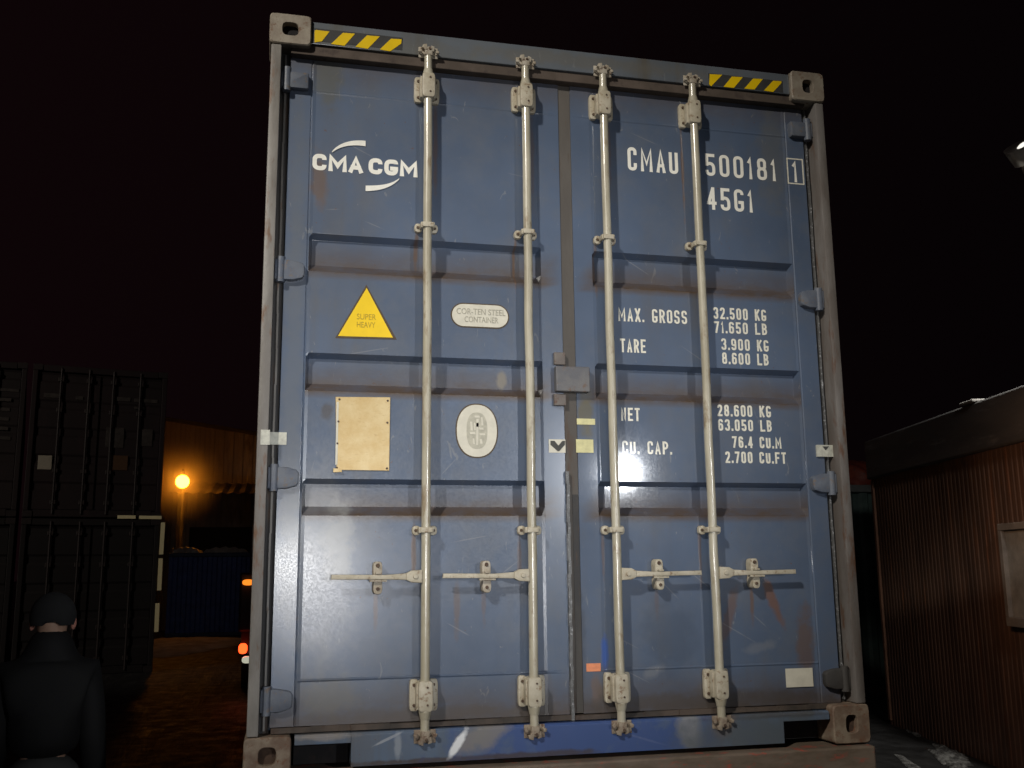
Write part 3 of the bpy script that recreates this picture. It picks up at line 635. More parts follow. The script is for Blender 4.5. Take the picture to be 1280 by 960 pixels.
# ================================================================== TRAILER UNDER THE CONTAINER
tr = thing('container_trailer', 'brown skeletal trailer chassis right under the blue container', 'trailer', (0, 0, 0))
M['chassis'] = worn('chassis_paint', (0.115, 0.085, 0.06), (0.17, 0.13, 0.10), (0.33, 0.07, 0.045), 4.5, 0.7, (0.4, 0.6), 0.4, stretch=(1, 1, 3))
M['black'] = dark('black_rubber', (0.02, 0.02, 0.02)); M['red_l'] = flat('red_reflector', (0.35, 0.02, 0.015), 0.3)
bm = bmesh.new(); box(bm, -1.22, 1.215, -0.035, 0.22, ZB - 0.245, ZB - 0.006, 0.008); obj('rear_bolster', bm, M['chassis'], tr)
bm = bmesh.new()
for x in (-.45, .45): box(bm, x - .06, x + .06, 0.221, 12.3, ZB - .42, ZB - .02)
for y in (2.5, 5, 7.5, 10, 12): box(bm, -1.15, 1.15, y, y + .12, ZB - .16, ZB - .021)
obj('frame_rail', bm, M['chassis'], tr)
for y in (1.6, 2.95, 4.3):
    for s in (-1, 1):
        bm = bmesh.new()
        tube(bm, (s * .86, y, .52), (s * 1.2, y, .52), .52, .52, 40); w_o = obj('wheel', bm, M['black'], tr, smooth=40)
        bm = bmesh.new(); tube(bm, (s * 1.16, y, .52), (s * 1.205, y, .52), .30, .27, 30); obj('rim', bm, M['chassis'], w_o, smooth=40)
for s in (-1, 1):
    bm = bmesh.new(); box(bm, s * .95 - .2, s * .95 + .2, -.02, .02, .62, .74, .01); obj('tail_light', bm, M['red_l'], tr)
bm = bmesh.new(); box(bm, -1.1, 1.1, -.01, .06, .40, .52, .006); obj('bumper', bm, M['chassis'], tr)

# ================================================================== GROUND
n = N('yard_ground')
n1 = n.noise(0.45, 5, 0.6); n2 = n.noise(3.5, 6, 0.7, off=(3, 3, 0)); nr = n.noise(2.6, 5, 0.7, (1.0, 0.12, 1), off=(7, 1, 0))
base = n.mix(n2, (0.009, 0.009, 0.009), (0.024, 0.024, 0.024))
sn = n.math('MULTIPLY', n.ramp(nr, 0.5, 0.62), n.ramp(n1, 0.40, 0.55))
c = n.mix(sn, base, (0.05, 0.05, 0.052))
hgt = n.math('ADD', n.math('MULTIPLY', nr, 0.7), n.math('MULTIPLY', n2, 0.3))
gm = n.done(c, n.ramp(n2, .3, .7, .35, .8), n.bump(hgt, 0.9, 0.12))
bm = bmesh.new(); bmesh.ops.create_grid(bm, x_segments=2, y_segments=2, size=300)
struct(obj('ground', bm, gm))
n = N('packed_snow'); nn = n.noise(1.8, 6, 0.7); c = n.mix(n.ramp(nn, .4, .6), (0.30, 0.29, 0.27), (0.55, 0.54, 0.52)); M['snow'] = n.done(c, 0.8, n.bump(nn, .8, .08))
def patch(name, pts, h=0.05, zoff=0.0):                     # a low irregular sheet of trodden snow
    bm = bmesh.new(); c0 = Vector((sum(p[0] for p in pts) / len(pts), sum(p[1] for p in pts) / len(pts), h)); rings = []
    P = []
    for i in range(len(pts)):
        a, b = Vector((*pts[i][:2], 0)), Vector((*pts[(i + 1) % len(pts)][:2], 0))
        for t in range(8): P.append(a.lerp(b, t / 8))
    for k, f in enumerate((1.0, .9, .6, .3)):
        rings.append([bm.verts.new(Vector((c0.x, c0.y, 0)).lerp(p, f * (1 + .06 * math.sin(i * 1.7 + 2 * math.sin(i * .6)))) + Vector((0, 0, .004 + h * (0, .5, .9, 1)[k] * (1 + .4 * math.sin(i * .9 + k))))) for i, p in enumerate(P)])
    for a, b in zip(rings, rings[1:]):
        for i in range(len(P)): bm.faces.new((a[i], a[(i + 1) % len(P)], b[(i + 1) % len(P)], b[i]))
    bm.faces.new(rings[-1]); return struct(obj(name, bm, M['snow'], smooth=60), 'structure')
patch('snow_patch', [G(140, 826), G(215, 822), G(300, 806), G(305, 797), G(210, 797), G(135, 806)])
n = N('dirty_snow'); nn = n.noise(7, 6, 0.75); c = n.mix(n.ramp(nn, .42, .6), (0.06, 0.058, 0.056), (0.26, 0.26, 0.25)); dirty = n.done(c, 0.7, n.bump(nn, .9, .06)); clean = M['snow']; M['snow'] = dirty
rng = random.Random(3)
for k in range(15):
    u, v = rng.uniform(1092, 1200), 0; v = rng.uniform(max(890, 880 + (u - 1092) * .55), 985); w1 = rng.uniform(6, 16); l1 = rng.uniform(10, 34); h1 = rng.uniform(3, 6)
    patch('snow_rut', [G(u, v), G(u + w1, v + h1 * .2), G(u + w1 + l1 * 1.1, v + l1 * .8), G(u + l1 * 1.0, v + l1 * .8 + h1)], rng.uniform(.01, .03))
M['snow'] = clean

# ================================================================== STACKED DARK CONTAINERS, LEFT
YS = 17.0
TR = 0.22
def far_container(name, x0, z0, hgt, col, label, y=YS, wdt=2.438, group='dark containers stacked at the left', tape_=False, door_col=None):
    t = thing(name, label, 'shipping container', (xr1 - (xr1 - x0 - wdt / 2) * math.cos(TR), y - (xr1 - x0 - wdt / 2) * math.sin(TR), z0), TR, group)
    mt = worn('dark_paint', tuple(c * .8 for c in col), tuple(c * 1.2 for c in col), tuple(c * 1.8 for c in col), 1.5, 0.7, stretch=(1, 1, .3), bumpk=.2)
    w = wdt / 2
    bm = bmesh.new(); box(bm, -w + .01, w - .01, .10, 12.1, .02, hgt - .02); obj('body', bm, mt, t)
    fr = bmesh.new()
    for s in (-1, 1): box(fr, min(s * (w - .09), s * w), max(s * (w - .09), s * w), 0, .12, .12, hgt - .12, .01)
    box(fr, -w + .17, w - .17, .01, .12, hgt - .13, hgt - .005, .01); box(fr, -w + .17, w - .17, .01, .12, .005, .14, .01)
    frame = obj('door_frame', fr, mt, t)
    for s in (-1, 1):
        for zz in (0, hgt - .118):
            b = bmesh.new(); a1, a2 = sorted((s * (w - .165), s * (w + .003))); box(b, a1, a2, -.004, .178, zz, zz + .118, .006); obj('corner_casting', b, M['dull_cast'], t)
        a1, a2 = sorted((s * .02, s * (w - .10)))
        b = bmesh.new(); zs = [.15]; n_ = 5
        rows = []
        z = .15; hh = (hgt - .3) / n_
        for k in range(n_):
            for dz, dy in ((0, 0), (hh * .62, 0), (hh * .70, .018), (hh * .92, .018)): rows.append((z + dz, dy))
            z += hh
        rows.append((hgt - .15, 0))
        va = [b.verts.new((a1, .045 + dy, zz)) for zz, dy in rows]; vb = [b.verts.new((a2, .045 + dy, zz)) for zz, dy in rows]
        for i in range(len(rows) - 1): b.faces.new((va[i], vb[i], vb[i + 1], va[i + 1]))
        dr = obj('door', b, mt, t)
        for xr in (s * .22, s * .72):
            b = bmesh.new(); tube(b, (xr, .0, .06), (xr, .0, hgt - .06), .02, n=10)
            obj('lock_rod', b, M['dull_rod'], dr, smooth=50)
            for zz in (.28, hgt * .3, hgt * .7, hgt - .28):
                b = bmesh.new(); box(b, xr - .05, xr + .05, -.012, .045, zz - .04, zz + .04, .006); obj('rod_bracket', b, M['dull_bracket'], dr)
    return t
M['dull_cast'] = dark('dull_casting', (0.014, 0.010, 0.010)); M['dull_rod'] = dark('dull_rod', (0.018, 0.013, 0.013), .6); M['dull_bracket'] = dark('dull_bracket', (0.026, 0.02, 0.019), .6)
xr0 = PY(47, 500, YS).x; xr1 = PY(205, 560, YS).x; wx = 2.438; xR = xr1 - wx
zt = PY(120, 463, YS).z
Hh = zt / 2
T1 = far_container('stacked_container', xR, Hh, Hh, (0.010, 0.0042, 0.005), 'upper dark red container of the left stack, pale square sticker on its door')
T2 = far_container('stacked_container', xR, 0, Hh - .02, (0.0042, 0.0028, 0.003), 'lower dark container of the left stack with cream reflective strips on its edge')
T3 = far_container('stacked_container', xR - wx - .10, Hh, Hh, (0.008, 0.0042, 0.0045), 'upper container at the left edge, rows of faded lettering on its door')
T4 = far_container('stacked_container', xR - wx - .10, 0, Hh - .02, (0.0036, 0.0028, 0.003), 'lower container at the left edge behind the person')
def onface(T, u, v, y):
    q = Matrix.Rotation(-TR, 3, 'Z'); c_ = q @ (CAM - T.location); d_ = q @ ray(u, v); return c_ + d_ * ((y - c_.y) / d_.y)
def local_patch(T, u0, v0, u1, v1, mat, name, y=.03, yl=None):
    a, b = onface(T, u0, v0, y), onface(T, u1, v1, y)
    bm = bmesh.new(); box(bm, a.x, b.x, y, y + .012, b.z, a.z, .003); return obj(name, bm, mat, T)
M['st_dim'] = flat('dim_sticker', (0.36, 0.34, 0.27), .5); M['st_brown'] = flat('brown_sticker', (0.075, 0.035, 0.012), .6); M['st_grey'] = flat('faded_marking', (0.038, 0.032, 0.028), .7, .5, 14)
def glow_tape(name, col, e):                                   # emission standing in for lamp light thrown back by tape
    n = N(name); n.p.inputs['Emission Color'].default_value = (*col, 1); n.p.inputs['Emission Strength'].default_value = e; return n.done(col, .4)
M['retro'] = flat('reflective_strip', (0.92, 0.85, 0.50), .4, .04)
local_patch(T1, 48, 569, 64, 587, M['st_dim'], 'square_sticker'); local_patch(T1, 139, 569, 159, 588, M['st_brown'], 'square_sticker')
for q in ((55, 491, 80, 498), (95, 495, 104, 500), (146, 496, 163, 502), (168, 498, 197, 504), (133, 534, 154, 560), (172, 536, 190, 558), (168, 508, 180, 512)): local_patch(T1, *q, M['st_grey'], 'faded_marking')
for k, (a, b) in enumerate(((0, 24), (0, 14), (-3, 12), (0, 11), (-2, 10), (0, 13))): local_patch(T3, a, 485 + k * 12, b, 490 + k * 12, M['st_grey'], 'faded_marking')
for q in ((147, 644, 169.5, 648.5), (174, 644.5, 202, 649)): local_patch(T2, *q, M['retro'], 'reflective_strip', y=-.03)
for (ua, va, ub, vb) in ((204.5, 653, 202, 693), (201.5, 698, 199.5, 738), (197.5, 754, 196, 790)):
    a, b = onface(T2, ua, va, -.03), onface(T2, ub, vb, -.03); o = Vector((0, 0, 0)); bm = bmesh.new()
    prism(bm, [(a.x - .045 - o.x, a.z - o.z), (a.x + .03 - o.x, a.z - o.z), (b.x + .03 - o.x, b.z - o.z), (b.x - .045 - o.x, b.z - o.z)], -.03, -.005); obj('reflective_strip', bm, M['retro'], T2)

# ================================================================== BLUE CONTAINER WITH SNOW ON TOP
gb = G(206, 797); yb = gb.y
a, b = PY(206, 797, yb), PY(330, 797, yb)
hb = PY(250, 691, yb).z
bt = thing('storage_container', 'low dark blue container with patchy snow on its roof, beyond the stack', 'container', (a.x, yb, 0))
wB = b.x - a.x
bm = bmesh.new(); zsn = 24; rows = []
xx = 0
while xx < wB - .01: rows += [(xx, 0), (xx + .1, 0), (xx + .14, .04), (xx + .24, .04)]; xx += .28
rows = [(min(x_, wB), y_) for x_, y_ in rows] + [(wB, 0)]
va = [bm.verts.new((x_, .02 + y_, .1)) for x_, y_ in rows]; vb = [bm.verts.new((x_, .02 + y_, hb - .1)) for x_, y_ in rows]
for i in range(len(rows) - 1): 
    if rows[i + 1][0] > rows[i][0]: bm.faces.new((va[i], va[i + 1], vb[i + 1], vb[i]))
box(bm, 0, wB, .08, 3.5, .05, hb - .01)
obj('corrugated_wall', bm, dark('night_blue', (0.05, 0.09, 0.32), .5), bt)
bm = bmesh.new(); box(bm, -.02, wB + .02, 0, .14, hb - .12, hb, .02); fm = dark('night_blue_frame', (0.03, 0.05, 0.12), .5); obj('top_rail', bm, fm, bt); bm = bmesh.new(); box(bm, -.02, wB + .02, 0, .14, 0, .12, .02); obj('bottom_rail', bm, fm, bt)
for (f0, f1) in ((0.03, .30), (.34, .80), (.86, .97)):
    bm = bmesh.new(); x0_, x1_ = f0 * wB, f1 * wB; n_ = 14
    t_ = [bm.verts.new((x0_ + (x1_ - x0_) * i / n_, .02, hb + .004 + .16 * math.sin(math.pi * min(1, max(0, i / n_))) ** .4 * (1 + .2 * math.sin(i * 2.1)))) for i in range(n_ + 1)]
    b_ = [bm.verts.new((x0_ + (x1_ - x0_) * i / n_, .02, hb + .003)) for i in range(n_ + 1)]
    k_ = [bm.verts.new((v.co.x, 2.4, v.co.z)) for v in t_]
    for i in range(n_): bm.faces.new((b_[i], b_[i + 1], t_[i + 1], t_[i])); bm.faces.new((t_[i], t_[i + 1], k_[i + 1], k_[i]))
    obj('snow_cover', bm, M['snow'], bt, smooth=60)

# ================================================================== LIT SHED AND THE SODIUM LAMP, FAR LEFT
YW = 31.5
wl = PY(150, 560, YW); wr = PY(420, 560, YW)
shed = thing('storage_shed', 'pale metal shed lit orange by the lamp, canopy in front', 'shed', (wl.x, YW, 0))
sw_ = wr.x - wl.x
zl, zr = PY(200, 525, YW).z, PY(330, 546, YW).z
slope = (zr - zl) / (PY(330, 546, YW).x - PY(200, 525, YW).x)
M['shed_wall'] = worn('shed_sheet', (0.20, 0.17, 0.14), (0.30, 0.26, 0.21), (0.16, 0.12, 0.09), .8, .6, stretch=(1, 1, .3))
bm = bmesh.new(); x = 0; top = lambda x_: zl + slope * (x_ + wl.x - PY(200, 525, YW).x)
R = []
while x < sw_: R += [(x, 0), (x + .12, 0), (x + .16, .03), (x + .28, .03)]; x += .32
va = [bm.verts.new((x_, y_, 0)) for x_, y_ in R]; vb = [bm.verts.new((x_, y_, top(x_))) for x_, y_ in R]
for i in range(len(R) - 1): bm.faces.new((va[i], va[i + 1], vb[i + 1], vb[i]))
obj('wall', bm, M['shed_wall'], shed)
bm = bmesh.new()
v = [bm.verts.new(p) for p in ((-.2, -.15, top(-.2)), (sw_ + .2, -.15, top(sw_ + .2)), (sw_ + .2, 9, top(sw_ + .2) + .3), (-.2, 9, top(-.2) + .3))]
f = bm.faces.new(v); r = bmesh.ops.extrude_face_region(bm, geom=[f])
for g in r['geom']:
    if isinstance(g, bmesh.types.BMVert): g.co.z += .12
obj('roof', bm, dark('shed_roof', (0.06, 0.05, 0.045)), shed)
cz_ = PY(240, 617, YW - 3.0).z; cx0 = PY(212, 617, YW - 3).x - wl.x; cx1 = sw_
bm = bmesh.new(); x = cx0; R = []; k = 0
while x < cx1: R.append((x, .05 if k % 2 else 0)); x += .17; k += 1
va = [bm.verts.new((x_, -3.0, cz_ + d_)) for x_, d_ in R]; vb = [bm.verts.new((x_, 0, cz_ + .55 + d_)) for x_, d_ in R]
for i in range(len(R) - 1): bm.faces.new((va[i], va[i + 1], vb[i + 1], vb[i]))
obj('canopy', bm, M['shed_wall'], shed)
bm = bmesh.new(); 
for x in (cx0 + .3, cx0 + 3.3, cx0 + 6.3): box(bm, x - .06, x + .06, -2.9, -2.78, 0, cz_)
obj('canopy_post', bm, dark('post_dark', (0.05, 0.045, 0.04)), shed)
bm = bmesh.new(); box(bm, cx0 + .4, cx1 - .3, -.08, -.02, 0, cz_ - .9); obj('dark_wall_panel', bm, dark('dark_panel_paint', (0.02, 0.018, 0.016)), shed)  # solid dark sheet over the wall below the canopy
# sodium lamp on a pole standing in front of the shed
lp = W(228, 602, 30.5)
lt = thing('sodium_lamp', 'glowing orange sodium lamp on a pole in front of the shed', 'street lamp', (lp.x, lp.y, 0))
hl = lp.z
bm = bmesh.new(); tube(bm, (0, .35, 0), (0, .35, hl + .25), .07, .05, 12); tube(bm, (0, .35, hl + .25), (0, 0, hl + .36), .035, .03, 10); obj('pole', bm, dark('lamp_pole', (0.08, 0.07, 0.06)), lt)
bm = bmesh.new(); bmesh.ops.create_uvsphere(bm, u_segments=24, v_segments=14, radius=.20)
n = N('sodium_glow'); n.p.inputs['Emission Color'].default_value = (1, .33, .02, 1); n.p.inputs['Emission Strength'].default_value = 34
bu = obj('glowing_bulb', bm, n.done((.8, .5, .2), .4), lt, smooth=60); bu.location = (0, 0, hl)
bm = bmesh.new(); bmesh.ops.create_icosphere(bm, subdivisions=4, radius=1.55)                   # added scattering ball that imitates the halo round the bulb
gm_ = bpy.data.materials.new('lamp_halo_volume'); gm_.use_nodes = True; t_ = gm_.node_tree; t_.nodes.remove(t_.nodes['Principled BSDF'])
pv = t_.nodes.new('ShaderNodeVolumePrincipled'); pv.inputs['Color'].default_value = (.9, .8, .7, 1)
tcn = t_.nodes.new('ShaderNodeTexCoord'); ln = t_.nodes.new('ShaderNodeVectorMath'); ln.operation = 'LENGTH'; t_.links.new(tcn.outputs['Object'], ln.inputs[0])
mr_ = t_.nodes.new('ShaderNodeMapRange'); mr_.interpolation_type = 'SMOOTHERSTEP'; mr_.inputs[1].default_value = 1.5; mr_.inputs[2].default_value = 0.1; mr_.inputs[4].default_value = .5
t_.links.new(ln.outputs['Value'], mr_.inputs[0]); t_.links.new(mr_.outputs[0], pv.inputs['Density'])
t_.links.new(pv.outputs[0], t_.nodes['Material Output'].inputs['Volume'])
gl_ = obj('lamp_halo_volume', bm, gm_, lt, smooth=60); gl_.location = (0, 0, hl)

# ================================================================== PARKED LORRY half hidden by the container's left edge
def em(name, col, e):
    n = N(name); n.p.inputs['Emission Color'].default_value = (*col, 1); n.p.inputs['Emission Strength'].default_value = e; return n.done(col, .3)
p0 = G(287, 870); YL = 12.5
a = PY(290, 760, YL)
lor = thing('parked_lorry', 'dark lorry behind the container edge with a lit red tail light', 'lorry', (a.x + 1.25, YL, 0))
M['lorry'] = dark('lorry_body', (0.02, 0.018, 0.018), .5)
bm = bmesh.new(); box(bm, -1.15, 1.25, 0.05, 6.0, .95, PY(300, 716, YL).z, .03); obj('cargo_body', bm, M['lorry'], lor)
bm = bmesh.new(); box(bm, -1.1, 1.2, .1, 7.8, .62, .95); obj('chassis', bm, M['black'], lor)
bm = bmesh.new(); box(bm, -1.15, 1.25, 6.2, 8.0, .6, 2.9, .12); obj('cab', bm, M['lorry'], lor)
for y in (1.2, 6.9):
    for s in (-1, 1):
        bm = bmesh.new(); tube(bm, (.05 + s * .85, y, .48), (.05 + s * 1.15, y, .48), .48, n=30); wl_ = obj('wheel', bm, M['black'], lor, smooth=40)
def lamp_at(name, u, v, ru, rv, mat, label=None):
    q = PY(u, v, YL - .04); o = lor.location; bm = bmesh.new()
    prism(bm, rr(q.x - o.x, q.z, ru, rv, 2.6, 20), -.05, .06, .01); oo = obj(name, bm, mat, lor)
    if label: oo['label'] = label
lamp_at('tail_light', 303.5, 811, .065, .075, em('tail_red', (1, .06, .01), 4), 'lit red tail light'); lamp_at('tail_light', 308.5, 825, .075, .05, em('tail_white', (.8, .8, .62), .55), 'pale lamp under the red tail light')
lamp_at('marker_light', 310, 728, .085, .045, em('marker_orange', (1, .25, .02), 1.3), 'orange marker light')
lamp_at('marker_light', 297, 935, .035, .025, em('marker_dim', (.4, .01, .02), .35), 'dim red light near the ground')

# ================================================================== RIGHT: LOW BUILDING, GREEN CONTAINER
cor = G(1113, 905); az = math.radians(13); dvec = Vector((math.sin(az), math.cos(az), 0)); Lb = 9.5
def zat(u, v):       # height of the building corner's vertical at pixel row v
    d = ray(u, v); t = math.hypot(cor.x - CAM.x, cor.y - CAM.y) / math.hypot(d.x, d.y); return CAM.z + d.z * t
z_top, z_fa = zat(1100, 551), zat(1100, 599)
bl = thing('yard_building', 'low building with reddish brown corrugated wall and grey roof edge', 'building', (cor.x, cor.y, 0), -az)
# local frame: +y is along dvec, wall face looks towards -x
n = N('corrugated_brown'); c = n.mix(n.ramp(n.noise(2.2, 5, .65, (1, 1, .25)), .35, .65), (0.085, 0.052, 0.040), (0.18, 0.105, 0.075)); c = n.mix(n.ramp(n.noise(9, 4, .7, (1, 1, .12), off=(4, 4, 4)), .55, .7, 0, .6), c, (0.28, 0.11, 0.05))
M['bwall'] = n.done(c, .5, n.bump(n.noise(40, 3), .2, .002))
bm = bmesh.new(); y = -Lb; R = []
while y < 0: R += [(y, 0), (y + .035, 0), (y + .045, .006), (y + .08, .006)]; y += .09
R.append((0, 0))
va = [bm.verts.new((d_, y_, 0)) for y_, d_ in R]; vb = [bm.verts.new((d_, y_, z_fa + .05)) for y_, d_ in R]
for i in range(len(R) - 1): bm.faces.new((va[i], va[i + 1], vb[i + 1], vb[i]))
box(bm, 0.03, 5, -Lb, 0.0, 0, z_fa)
obj('wall', bm, M['bwall'], bl)
bm = bmesh.new(); box(bm, -.05, 5.1, -Lb - .1, .04, z_fa, z_top, .02)
M['fascia'] = worn('roof_edge_metal', (0.085, 0.085, 0.085), (0.13, 0.125, 0.12), (0.20, 0.20, 0.20), 1.2, .6, stretch=(1, .3, 2)); rf = obj('roof', bm, M['fascia'], bl)
bm = bmesh.new(); box(bm, -.02, .02, -.06, .0, .05, z_fa - .02, .005); obj('corner_trim', bm, dark('corner_trim', (0.20, 0.10, 0.06)), bl)
# window unit: intersect rays with the wall plane
def wallpt(u, v, off=0.0):
    nrm = Vector((-math.cos(az), math.sin(az), 0)); o = Vector((cor.x, cor.y, 0)) + nrm * off; d = ray(u, v)
    t = (o - CAM).dot(nrm) / d.dot(nrm); p = CAM + d * t; return (p - o).dot(dvec), p.z
y1, zt_ = wallpt(1254, 655); _, zb_ = wallpt(1262, 782); y0 = y1 - 1.3
bm = bmesh.new()
for a_, b_, c_, d_ in ((y0, y1, zt_ - .06, zt_), (y0, y1, zb_, zb_ + .08), (y1 - .06, y1, zb_ + .081, zt_ - .061), (y0, y0 + .06, zb_ + .081, zt_ - .061)): box(bm, -.06, .03, a_, b_, c_, d_, .004)
wf = obj('window', bm, dark('window_frame', (0.22, 0.20, 0.18)), bl)
bm = bmesh.new(); box(bm, -.02, .02, y0 + .061, y1 - .061, zb_ + .082, zt_ - .062); obj('pane', bm, dark('window_pane', (0.30, 0.30, 0.28), .25), wf)
bm = bmesh.new()
q0, q1 = wallpt(1197, 512, .1), wallpt(1213, 508, .1); box(bm, -.08, .05, min(q0[0], q1[0]), max(q0[0], q1[0]), z_top + .003, z_top + .03, .008); obj('snow_clump', bm, M['snow'], rf)
# green container beyond
gy = 9.6
a, b = PY(1040, 700, gy), PY(1096, 700, gy); hz2 = PY(1078, 606, gy).z
gc = thing('green_container', 'dark green container between the blue one and the brown building', 'container', (a.x - .2, gy, 0))
bm = bmesh.new(); rows = []; x = 0
while x < 2.4: rows += [(x, 0), (x + .09, 0), (x + .13, .04), (x + .22, .04)]; x += .26
va = [bm.verts.new((x_, .03 + d_, .1)) for x_, d_ in rows]; vb = [bm.verts.new((x_, .03 + d_, hz2 - .1)) for x_, d_ in rows]
for i in range(len(rows) - 1): bm.faces.new((va[i], va[i + 1], vb[i + 1], vb[i]))
box(bm, 0, 2.5, .1, 5, 0.01, hz2 - .01); obj('corrugated_wall', bm, dark('dark_green', (0.07, 0.11, 0.10), .6), gc)
bm = bmesh.new(); box(bm, -.02, 2.55, -.01, .12, hz2 - .11, hz2, .01); fm = dark('green_grey_frame', (0.14, 0.15, 0.145), .6); obj('top_rail', bm, fm, gc); bm = bmesh.new(); box(bm, -.02, 2.55, -.01, .12, 0, .12, .01); obj('bottom_rail', bm, fm, gc)
# red tarpaulin bundle on it
bm = bmesh.new(); bmesh.ops.create_icosphere(bm, subdivisions=4, radius=1)
for v in bm.verts:
    p = v.co; k = 1 + .10 * math.sin(p.x * 5 + p.y * 3) + .06 * math.sin(p.z * 9 + p.x * 7)
    v.co = Vector((p.x * .42 * k, p.y * .5 * k, max(0, p.z * .38 * k + .06)))
q = PY(1068, 606, gy + .7)
tb = obj('tarpaulin_bundle', bm, worn('red_tarp', (0.20, 0.035, 0.02), (0.28, 0.06, 0.03), (0.08, 0.05, 0.04), 5, .6), smooth=60); tb.location = (q.x, gy + .7, hz2)
tag(tb, 'small dull red tarpaulin bundle lying on the green container', 'tarpaulin')

# yard lamp at the right edge of the view
q = W(1271, 187, 9.0)
yl = thing('yard_lamp', 'dim white floodlight on a slanted arm at the right edge of the sky', 'lamp', (q.x + .55, q.y + .3, 0))
hx_, hh_ = -.55, q.z
bm = bmesh.new(); tube(bm, (0, 0, 0), (0, 0, hh_ - .9), .06, .05, 12); tube(bm, (0, 0, hh_ - .9), (hx_ + .05, -.3, hh_ - .08), .04, .03, 10); obj('pole', bm, dark('yard_pole', (0.30, 0.24, 0.19)), yl, smooth=50)
bm = bmesh.new(); tube(bm, (hx_ + .10, -.28, hh_ - .10), (hx_, -.32, hh_ + .03), .10, .13, 18); obj('lamp_housing', bm, dark('lamp_housing', (0.3, 0.27, 0.24)), yl, smooth=50)
bm = bmesh.new(); bmesh.ops.create_uvsphere(bm, u_segments=16, v_segments=10, radius=.05)
for v in bm.verts: v.co = Vector((v.co.x * 1.3, v.co.y, v.co.z * .6))
o = obj('lamp_lens', bm, em('lens_white', (1, .96, .86), 1.1), yl, smooth=60); o.location = (hx_ - .01, -.38, hh_ - .01); o.rotation_euler = (0, -.8, 0)
yl_l = lamp('yard_lamp_light', 'SPOT', q + Vector((-.12, -.1, -.12)), Vector((cor.x, cor.y, 2.6)) - dvec * 3.5, 420, (1, .97, .9), .08, 110, 1.0)
# the warm lamp that lights the building's wall
pw = Vector((cor.x, cor.y, 0)) - dvec * 4.8 + Vector((-math.cos(az), math.sin(az), 0)) * 1.7 + Vector((0, 0, 2.7))
lamp('yard_sodium_light', 'SPOT', pw, Vector((cor.x, cor.y, 1.9)) - dvec * 4.6, 40, (1, .56, .32), .15, 130, 1.0)

# ================================================================== PERSON, seen from behind
pt = PY(68, 742, 1.3); gp = Vector((pt.x, 1.3, 0)); hp = pt.z
def skin(name, verts, edges, radii, mat, parent, sub=2, root=0):
    me = bpy.data.meshes.new(name); me.from_pydata(verts, edges, []); me.materials.append(mat)
    o = bpy.data.objects.new(name, me); C.objects.link(o); o.parent = parent
    o.modifiers.new('s', 'SKIN').use_smooth_shade = True
    for i, r in enumerate(radii):
        r = r if isinstance(r, tuple) else (r, r); me.skin_vertices[0].data[i].radius = r; me.skin_vertices[0].data[i].use_root = (i == root)
    m_ = o.modifiers.new('u', 'SUBSURF'); m_.levels = m_.render_levels = sub
    dg = bpy.context.evaluated_depsgraph_get(); bpy.context.view_layer.update()
    new = bpy.data.meshes.new_from_object(o.evaluated_get(bpy.context.evaluated_depsgraph_get())); o.modifiers.clear(); o.data = new
    for p in new.polygons: p.use_smooth = True
    return o
per = thing('person', 'person seen from behind in a dark jacket and knitted hat, grey trousers, arms down', 'person', gp, 0.15)
S = hp / 1.78
M['skin'] = flat('skin', (0.46, 0.28, 0.19), .6, .1, 30); M['jacket'] = dark('black_jacket', (0.006, 0.0058, 0.0058), .8); M['trouser'] = dark('grey_trousers', (0.07, 0.07, 0.067), .9); M['hat'] = dark('dark_hat', (0.016, 0.016, 0.016), .95)
V = [(0, 0, .98), (0, 0, 1.18), (0, .01, 1.38), (0, .01, 1.50), (0, .02, 1.58), (0, .03, 1.66), (0, .03, 1.735)]; E = [(0, 1), (1, 2), (2, 3), (3, 4), (4, 5), (5, 6)]; Rd = [(.08, .08), (.09, .08), (.11, .09), (.07, .07), (.062, .065), (.078, .095), (.06, .075)]
for s in (-1, 1):
    b_ = len(V); V += [(s * .10, 0, .92), (s * .11, .01, .50), (s * .11, -.02, .09), (s * .12, .13, .04)]; E += [(0, b_), (b_, b_ + 1), (b_ + 1, b_ + 2), (b_ + 2, b_ + 3)]; Rd += [.055, .05, .04, .035]
    b_ = len(V); V += [(s * .17, 0, 1.41), (s * .21, .0, 1.14), (s * .225, .06, .90), (s * .23, .08, .83)]; E += [(2, b_), (b_, b_ + 1), (b_ + 1, b_ + 2), (b_ + 2, b_ + 3)]; Rd += [.06, .045, .028, (.022, .038)]
    h_ = b_ + 3
    for k, (dy, ln, rr_) in enumerate(((-.028, .065, .0085), (-.009, .08, .009), (.010, .075, .009), (.028, .06, .0085))):
        b_ = len(V); V += [(s * .230, .085 + dy, .79), (s * .225, .092 + dy, .79 - ln * .5), (s * .213, .097 + dy, .79 - ln)]; E += [(h_, b_), (b_, b_ + 1), (b_ + 1, b_ + 2)]; Rd += [rr_, rr_, rr_ * .85]
    b_ = len(V); V += [(s * .217, .12, .81), (s * .207, .135, .775)]; E += [(h_, b_), (b_, b_ + 1)]; Rd += [.010, .009]
body = skin('body', [(x * S, y * S, z * S) for x, y, z in V], E, [tuple(q * S for q in (r if isinstance(r, tuple) else (r, r))) for r in Rd], M['skin'], per)
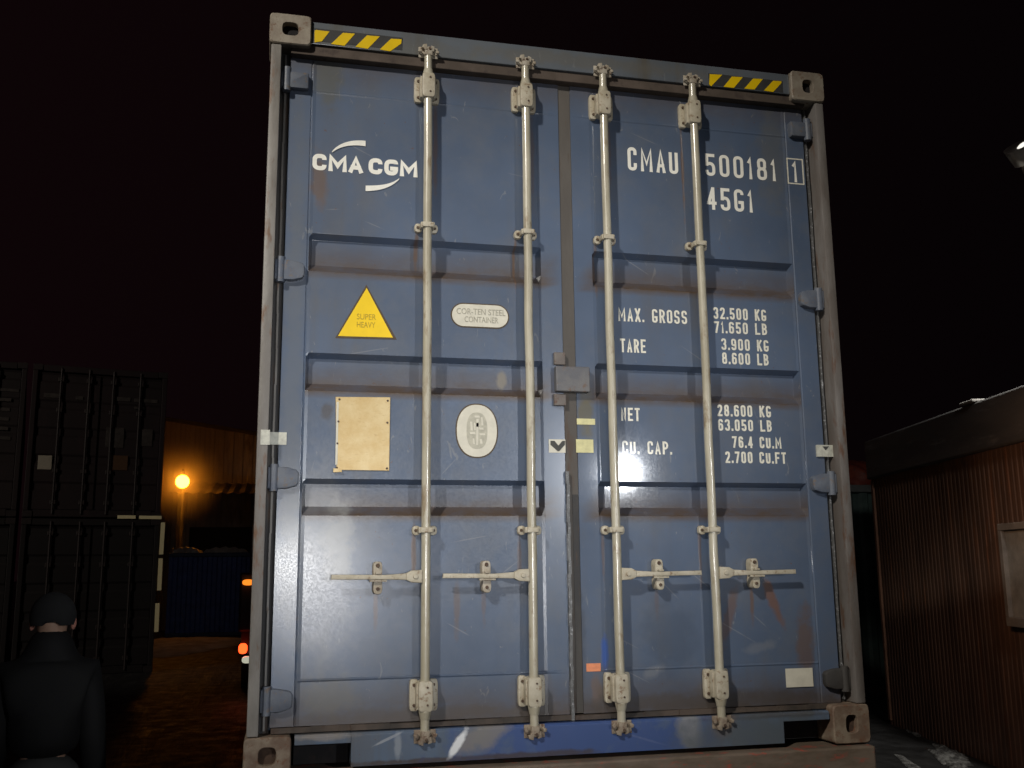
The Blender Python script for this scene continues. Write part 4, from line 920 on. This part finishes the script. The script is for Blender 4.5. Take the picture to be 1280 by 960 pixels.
for s in (-1, 1):                                                  # ears
    bm = bmesh.new(); bmesh.ops.create_uvsphere(bm, u_segments=14, v_segments=10, radius=1)
    for v in bm.verts: v.co = Vector((s * (.088 + v.co.x * .016 * (1 if v.co.x * s > 0 else .6)), .02 + v.co.y * .012, 1.645 + v.co.z * .032)) * S
    obj('ear', bm, flat('ear_skin', (0.50, 0.22, 0.16), .6), per, smooth=60)
def cloth(name, V, E, Rd, mat):
    return skin(name, [(x * S, y * S, z * S) for x, y, z in V], E, [tuple(q * S for q in (r if isinstance(r, tuple) else (r, r))) for r in Rd], mat, per)
V = [(0, 0, 1.04), (0, 0, 1.18), (0, .01, 1.39), (0, .01, 1.48), (0, .02, 1.640)]; E = [(0, 1), (1, 2), (2, 3), (3, 4)]; Rd = [.175, .165, .155, .12, .095]
for s in (-1, 1):
    b_ = len(V); V += [(s * .170, 0, 1.42), (s * .200, 0, 1.14), (s * .228, .06, .90)]; E += [(2, b_), (b_, b_ + 1), (b_ + 1, b_ + 2)]; Rd += [.080, .066, .050]
cloth('jacket', V, E, Rd, M['jacket'])
V = [(0, 0, 1.10), (0, 0, .92)]; E = [(0, 1)]; Rd = [.155, .165]
for s in (-1, 1):
    b_ = len(V); V += [(s * .10, 0, .82), (s * .115, .01, .50), (s * .115, -.01, .12)]; E += [(1, b_), (b_, b_ + 1), (b_ + 1, b_ + 2)]; Rd += [.115, .085, .072]
cloth('trousers', V, E, Rd, M['trouser'])
for s in (-1, 1): cloth('boot', [(s * .115, -.02, .13), (s * .115, -.02, .06), (s * .12, .15, .045)], [(0, 1), (1, 2)], [.06, .055, .05], M['black'])
bm = bmesh.new(); bmesh.ops.create_uvsphere(bm, u_segments=28, v_segments=18, radius=1)
for v in list(bm.verts):
    p = v.co; low = -.28 - (.22 if p.y < 0 and False else 0)
    z_ = max(p.z, -.20 if abs(p.x) < .35 else -.34); v.co = Vector((p.x * .101, .03 + p.y * .118, 1.675 + z_ * .112)) * S
obj('knitted_hat', bm, M['hat'], per, smooth=60)
bm = bmesh.new(); box(bm, -.17 * S, .03 * S, -.180 * S, -.12 * S, .985 * S, .993 * S, .001); obj('hem_strip', bm, M['st_grey'], per)
bm = bmesh.new(); box(bm, .05 * S, .10 * S, -.19 * S, -.12 * S, .97 * S, 1.01 * S, .004); obj('red_tag', bm, flat('red_tag', (0.28, 0.03, 0.05), .6), per)
